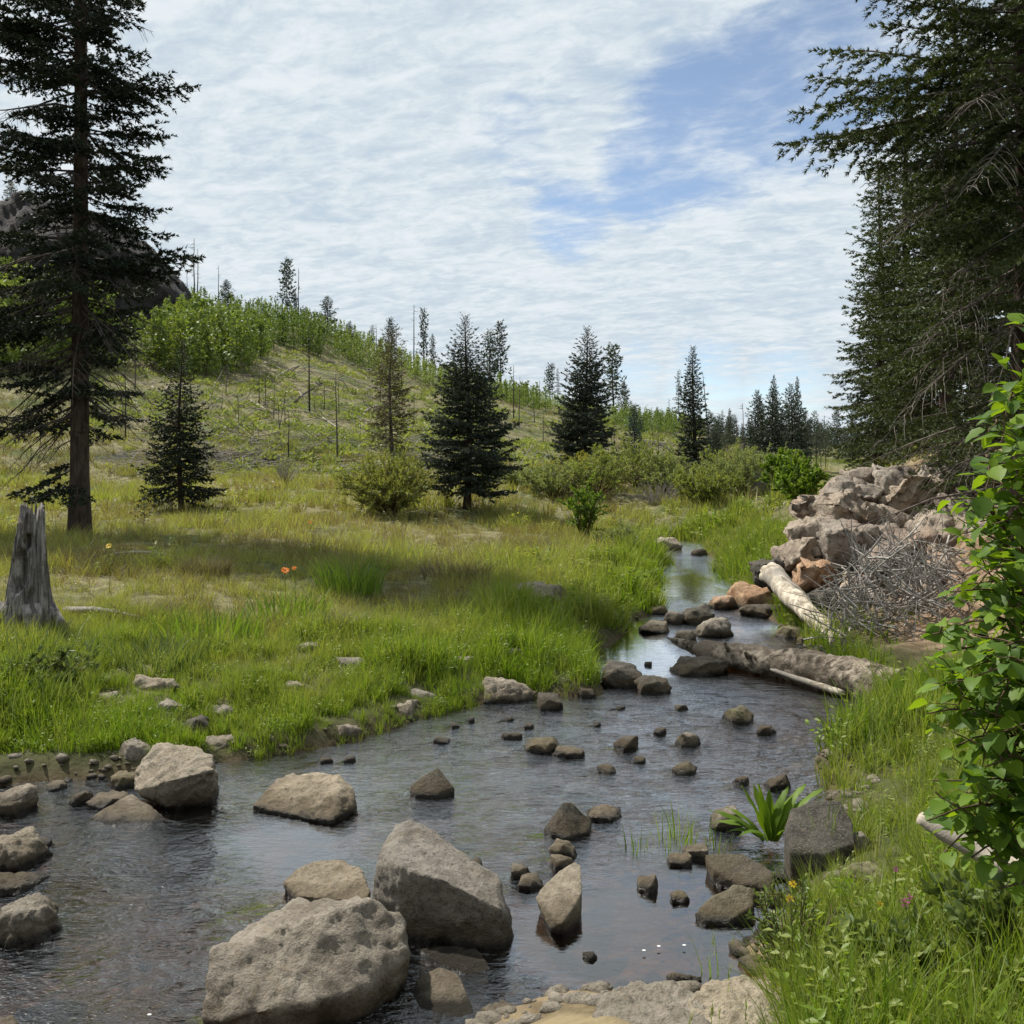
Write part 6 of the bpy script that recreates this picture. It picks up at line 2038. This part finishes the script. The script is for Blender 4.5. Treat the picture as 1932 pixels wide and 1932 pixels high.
# ------------------------------------------------------------------ leafy shrub at the right edge
def leaf_mesh(seed):
    rng = np.random.default_rng(seed)
    n = 7
    s = np.linspace(0, 1, n)
    ln = .052
    w = .021 * np.sin(np.pi * s ** .82) ** .8
    w[0] = .0008
    w[-1] = .0004
    bend = rng.uniform(.10, .45)
    fold = rng.uniform(.12, .4)
    tw = rng.normal(0, .10)
    V = []
    for i in range(n):
        z = -bend * ln * s[i] ** 2
        x = ln * s[i]
        e = .0012 * np.sin(i * 2.6 + seed)
        V += [(x, -w[i], z + fold * w[i] + tw * w[i] + e), (x, 0, z), (x, w[i], z + fold * w[i] - tw * w[i] - e)]
    V += [(-.018, -.0007, .003), (-.018, .0007, .003)]
    q = []
    for i in range(n - 1):
        a = 3 * i
        q += [(a, a + 3, a + 4, a + 1), (a + 1, a + 4, a + 5, a + 2)]
    q.append((3 * n, 3 * n + 1, 2, 0))
    V = np.array(V)
    return np_mesh('leaf', V, None, q, True, {'tint': np.full(len(V), .45)})


SHRUB_EDGE = [(600, 1893), (640, 1905), (700, 1872), (760, 1868), (800, 1842), (880, 1838), (930, 1772), (990, 1785), (1050, 1820), (1100, 1782), (1150, 1790), (1200, 1738), (1260, 1752), (1300, 1730), (1360, 1738), (1420, 1768),
              (1480, 1752), (1540, 1735), (1590, 1745), (1620, 1790), (1650, 1840), (1690, 1900), (1720, 1950)]


def build_shrub():
    rng = np.random.default_rng(33)
    base = Vector((1.66, 2.7, gz(1.66, 2.7)))
    root = link('leafy_shrub', None, loc=base)
    tag(root, 'bright green leafy shrub with rounded leaves filling the right edge', 'shrub')
    ys = [a for a, b in SHRUB_EDGE]
    xs = [b for a, b in SHRUB_EDGE]

    def inside(p, m=0):
        if p[1] <= .5:
            return False
        px = CX + FPX * p[0] / p[1]
        py = HY - FPX * (p[2] - H) / p[1]
        if not 595 < py < 1740:
            return False
        return px > np.interp(py, ys, xs) + m
    wd = Buf()
    stems, leafp = [], []
    tips = [(1905, 615, 2.5), (1930, 640, 2.6), (1885, 730, 2.45), (1860, 800, 2.5), (1845, 880, 2.4), (1795, 940, 2.45), (1850, 980, 2.6), (1800, 1010, 2.5), (1830, 1100, 2.5), (1795, 1120, 2.4), (1760, 1200, 2.45),
            (1745, 1290, 2.4), (1800, 1230, 2.6), (1745, 1350, 2.35), (1790, 1400, 2.4), (1760, 1480, 2.35), (1745, 1540, 2.3), (1770, 1600, 2.3), (1840, 1620, 2.3), (1900, 1680, 2.25), (1880, 1300, 2.3), (1860, 1450, 2.25),
            (1900, 1150, 2.35), (1920, 950, 2.4), (1960, 800, 2.5), (1980, 1050, 2.5), (2000, 1300, 2.5), (1990, 1500, 2.3), (1940, 1560, 2.2), (1900, 1380, 2.2), (2050, 700, 2.6), (2080, 1000, 2.6), (2060, 1400, 2.5),
            (1830, 1260, 2.45), (1820, 1340, 2.4), (1850, 1540, 2.35), (1890, 1500, 2.4), (1880, 1120, 2.45), (1850, 1170, 2.5), (1930, 1350, 2.4), (1890, 1040, 2.3), (1870, 1220, 2.25), (1925, 1250, 2.2), (1850, 1350, 2.5), (1815, 1500, 2.45), (1920, 860, 2.3), (1935, 1430, 2.5), (1900, 740, 2.4)]
    for (px, py, Y) in tips:
        tip = np.array(at(px, py, Y))
        b0 = np.array(base) + np.append(rng.normal(0, .06, 2), 0)
        s = np.linspace(0, 1, 12)
        ctrl = b0 * .45 + tip * .55
        ctrl[2] = max(b0[2], tip[2]) * .55 + tip[2] * .45 + .10
        ctrl[0] = b0[0] * .7 + tip[0] * .3
        pts = ((1 - s) ** 2)[:, None] * b0 + (2 * s * (1 - s))[:, None] * ctrl + (s ** 2)[:, None] * tip
        pts[1:] += rng.normal(0, .006, (11, 3))
        stems.append(pts)
    allp = []
    for pts in stems:
        tube(wd, pts - np.array(base), np.linspace(.007, .002, 12), 5, .5, False)
        allp.append(pts)
        L = np.linalg.norm(np.diff(pts, axis=0), axis=1).sum()
        for k in range(int(L / .10)):
            u = rng.uniform(.25, .97)
            i = min(int(u * 11), 10)
            o = pts[i] + (pts[i + 1] - pts[i]) * (u * 11 - i)
            d = unit(unit(pts[i + 1] - pts[i]) + rng.normal(0, .75, 3) + [0, 0, .25])
            sh = o + d * (rng.uniform(.07, .2) * np.linspace(0, 1, 5))[:, None] + rng.normal(0, .004, (5, 3))
            if inside(sh[-1], 6):
                tube(wd, sh - np.array(base), np.linspace(.0028, .0012, 5), 4, .5, False)
                allp.append(sh)
    cand = []
    for pts in allp:
        seg = np.linalg.norm(np.diff(pts, axis=0), axis=1)
        L = seg.sum()
        cum = np.concatenate([[0], np.cumsum(seg)])
        n = max(2, int(L / .030))
        t = np.linspace(.12 * L if L < .5 else .35 * L, L, n)
        for k, tt in enumerate(t):
            p = np.array([np.interp(tt, cum, pts[:, c]) for c in range(3)])
            i = min(np.searchsorted(cum, tt), len(pts) - 1)
            ax = unit(pts[i] - pts[max(i - 1, 0)]) if i > 0 else unit(pts[1] - pts[0])
            sd = unit(np.cross(ax, [0, 0, 1]) + rng.normal(0, .25, 3))
            d = unit(ax * rng.uniform(.2, .7) + sd * (1 if k % 2 else -1) + [0, 0, rng.uniform(-.55, .25)])
            if k == n - 1:
                d = unit(ax + [0, 0, -.1])
            q = p + d * .045
            if inside(q, -4) and inside(p + d * .018, -4):
                cand.append((p + d * .018, d, np.linalg.norm(q - [0, 0, H])))
    link('stems', wd.mesh('stems', True), M['stem'], root)
    variants = [leaf_mesh(k) for k in range(6)]
    for v in variants:
        v.materials.append(M['leaf'])
    rng.shuffle(cand)
    cand = sorted(cand, key=lambda c: c[2] + rng.random() * .5)
    cand = cand[:3000]
    rest = Buf()
    for i, (p, d, dist) in enumerate(cand):
        up = unit(np.array([0, 0, 1.0]) + rng.normal(0, .38, 3))
        yv = unit(np.cross(up, d))
        zv = np.cross(d, yv)
        sc = rng.uniform(.48, 1.2)
        mt = Matrix(((d[0] * sc, yv[0] * sc, zv[0] * sc, p[0] - base.x), (d[1] * sc, yv[1] * sc, zv[1] * sc, p[1] - base.y), (d[2] * sc, yv[2] * sc, zv[2] * sc, p[2] - base.z), (0, 0, 0, 1)))
        me = variants[i % 6]
        if i < 300:
            o = bpy.data.objects.new('leaf', me)
            COL.objects.link(o)
            o.parent = root
            o.matrix_local = mt
        else:
            v = np.zeros(len(me.vertices) * 3, np.float32)
            me.vertices.foreach_get('co', v)
            v = v.reshape(-1, 3) @ np.array(mt.to_3x3()).T + np.array(mt.translation)
            q = np.array([f.vertices[:] for f in me.polygons])
            rest.add(v, None, q, rng.random())
    if rest.n:
        o = link('foliage', rest.mesh('foliage', True), M['leaf'], root)
        o['kind'] = 'stuff'
    print('shrub leaves', len(cand))
    # pale dead wood under the shrub
    a, b = at(1735, 1530, 2.75), at(1790, 1590, 2.7)
    bf, _, _ = log_mesh(at(1740, 1540, 2.85), at(1945, 1665, 2.6), .022, .035, 77, 9, 20, .03, .3, False)
    o = link('bleached_branch', bf.mesh('bleached_branch', True), M['log_pale'], loc=at(1740, 1540, 2.85))
    tag(o, 'whitish dead branch showing under the leafy shrub', 'branch')


build_shrub()


# ------------------------------------------------------------------ flowers, floating petals
def flower(loc, face, r, petal_mat, label, stem_h, petals=8, wid=.45):
    rng = np.random.default_rng(int(abs(loc[0] * 1000)) + petals)
    loc = Vector(loc)
    foot = Vector((loc.x + rng.uniform(-.03, .03), loc.y + .02, loc.z - stem_h))
    root = link('wildflower', None, loc=foot)
    tag(root, label, 'flower')
    st = Buf()
    tube(st, [(0, 0, 0), tuple((loc - foot) * .5 + Vector((.01, 0, 0))), tuple(loc - foot)], [.0022, .0018, .0015], 5, .5, False)
    link('stem', st.mesh('stem', True), M['dock'], root)
    f = Vector(face).normalized()
    rot = f.to_track_quat('Z', 'Y').to_matrix().to_4x4()
    pm = Buf()
    pm.add([(r * .15, -r * wid * .25, 0), (r * .65, -r * wid * .5, r * .08), (r, 0, r * .02), (r * .65, r * wid * .5, r * .08), (r * .15, r * wid * .25, 0)], [(0, 1, 4), (1, 3, 4), (1, 2, 3)])
    me = pm.mesh('petal')
    me.materials.append(M[petal_mat])
    c = Buf()
    th = np.arange(8) / 8 * 6.283
    c.add(np.vstack([np.stack([np.cos(th) * r * .28, np.sin(th) * r * .28, th * 0], -1), [[0, 0, r * .16]]]), [(i, (i + 1) % 8, 8) for i in range(8)])
    head = link('flower_head', c.mesh('flower_head', True), M['petal_centre'], root)
    head.matrix_local = Matrix.Translation(loc - foot) @ rot
    for k in range(petals):
        o = bpy.data.objects.new('petal', me)
        COL.objects.link(o)
        o.parent = head
        o.matrix_local = Matrix.Rotation(k / petals * 6.283 + rng.normal(0, .08), 4, 'Z') @ Matrix.Rotation(rng.normal(0, .15), 4, 'Y')


def build_flowers():
    def on(px, py, Y):
        return at(px, py, Y)
    for (px, py, Y, r, mt, lb, sh, npet) in (
            (205, 1030, 7.2, .026, 'petal_yellow', 'yellow flower on a stalk in the meadow right of the stump', .35, 9),
            (538, 1076, 7.4, .036, 'petal_orange', 'orange flower standing above the shaded meadow grass', .35, 10),
            (555, 1072, 7.5, .022, 'petal_orange', 'smaller orange bloom touching the orange flower', .33, 8),
            (1496, 1668, 3.35, .016, 'petal_yellow', 'small yellow flower over the water edge, upper of a close pair', .22, 8),
            (1490, 1696, 3.3, .016, 'petal_yellow', 'small yellow flower over the water edge, lower of a close pair', .22, 8),
            (1466, 1866, 2.85, .014, 'petal_yellow', 'small yellow flower near the bottom edge above the tan rock', .18, 8),
            (1660, 1706, 3.0, .012, 'petal_yellow', 'small yellow flower in the grass left of the pink flower', .18, 7),
            (1708, 1703, 2.9, .017, 'petal_pink', 'pink flower in the right bank grass', .25, 5),
            (1716, 1692, 2.92, .012, 'petal_pink', 'pink bud just above the pink flower', .25, 5),
            (1690, 1640, 3.1, .012, 'petal_pink', 'small dull pink bloom above the pink flower', .25, 5),
            (585, 985, 9.0, .018, 'petal_orange', 'faint orange bloom in the straw-coloured meadow', .3, 7)):
        flower(on(px, py, Y), (.1, -.7, .6), r, mt, lb, sh, npet)
    for k, (px, py) in enumerate(((1215, 1800), (1243, 1792), (1291, 1790), (282, 1922))):
        w = wat(px, py)
        bf = Buf()
        th = np.arange(8) / 8 * 6.283
        bf.add(np.vstack([np.stack([np.cos(th) * .007, np.sin(th) * .0045, th * 0 + .002], -1), [[0, 0, .004]]]), [(i, (i + 1) % 8, 8) for i in range(8)])
        o = link('foam_fleck', bf.mesh('foam_fleck', True), M['petal_white'], loc=(w.x, w.y, .012))
        tag(o, ['white fleck on the calm pool, left of three', 'white fleck on the calm pool, middle of three', 'white fleck on the calm pool, right of three', 'white fleck on the rippled water near the bottom left'][k], 'fleck')


build_flowers()
_t = {}
for _o in bpy.data.objects:
    if _o.type == 'MESH':
        _t[_o.data.name] = sum(len(p_.vertices) - 2 for p_ in _o.data.polygons) if len(_o.data.polygons) < 2000 else int(len(_o.data.loops) - 2 * len(_o.data.polygons))
print('triangles', sum(_t.values()), sorted(((v, k) for k, v in _t.items()), reverse=True)[:14])
print('script done', len(bpy.data.objects), 'objects')
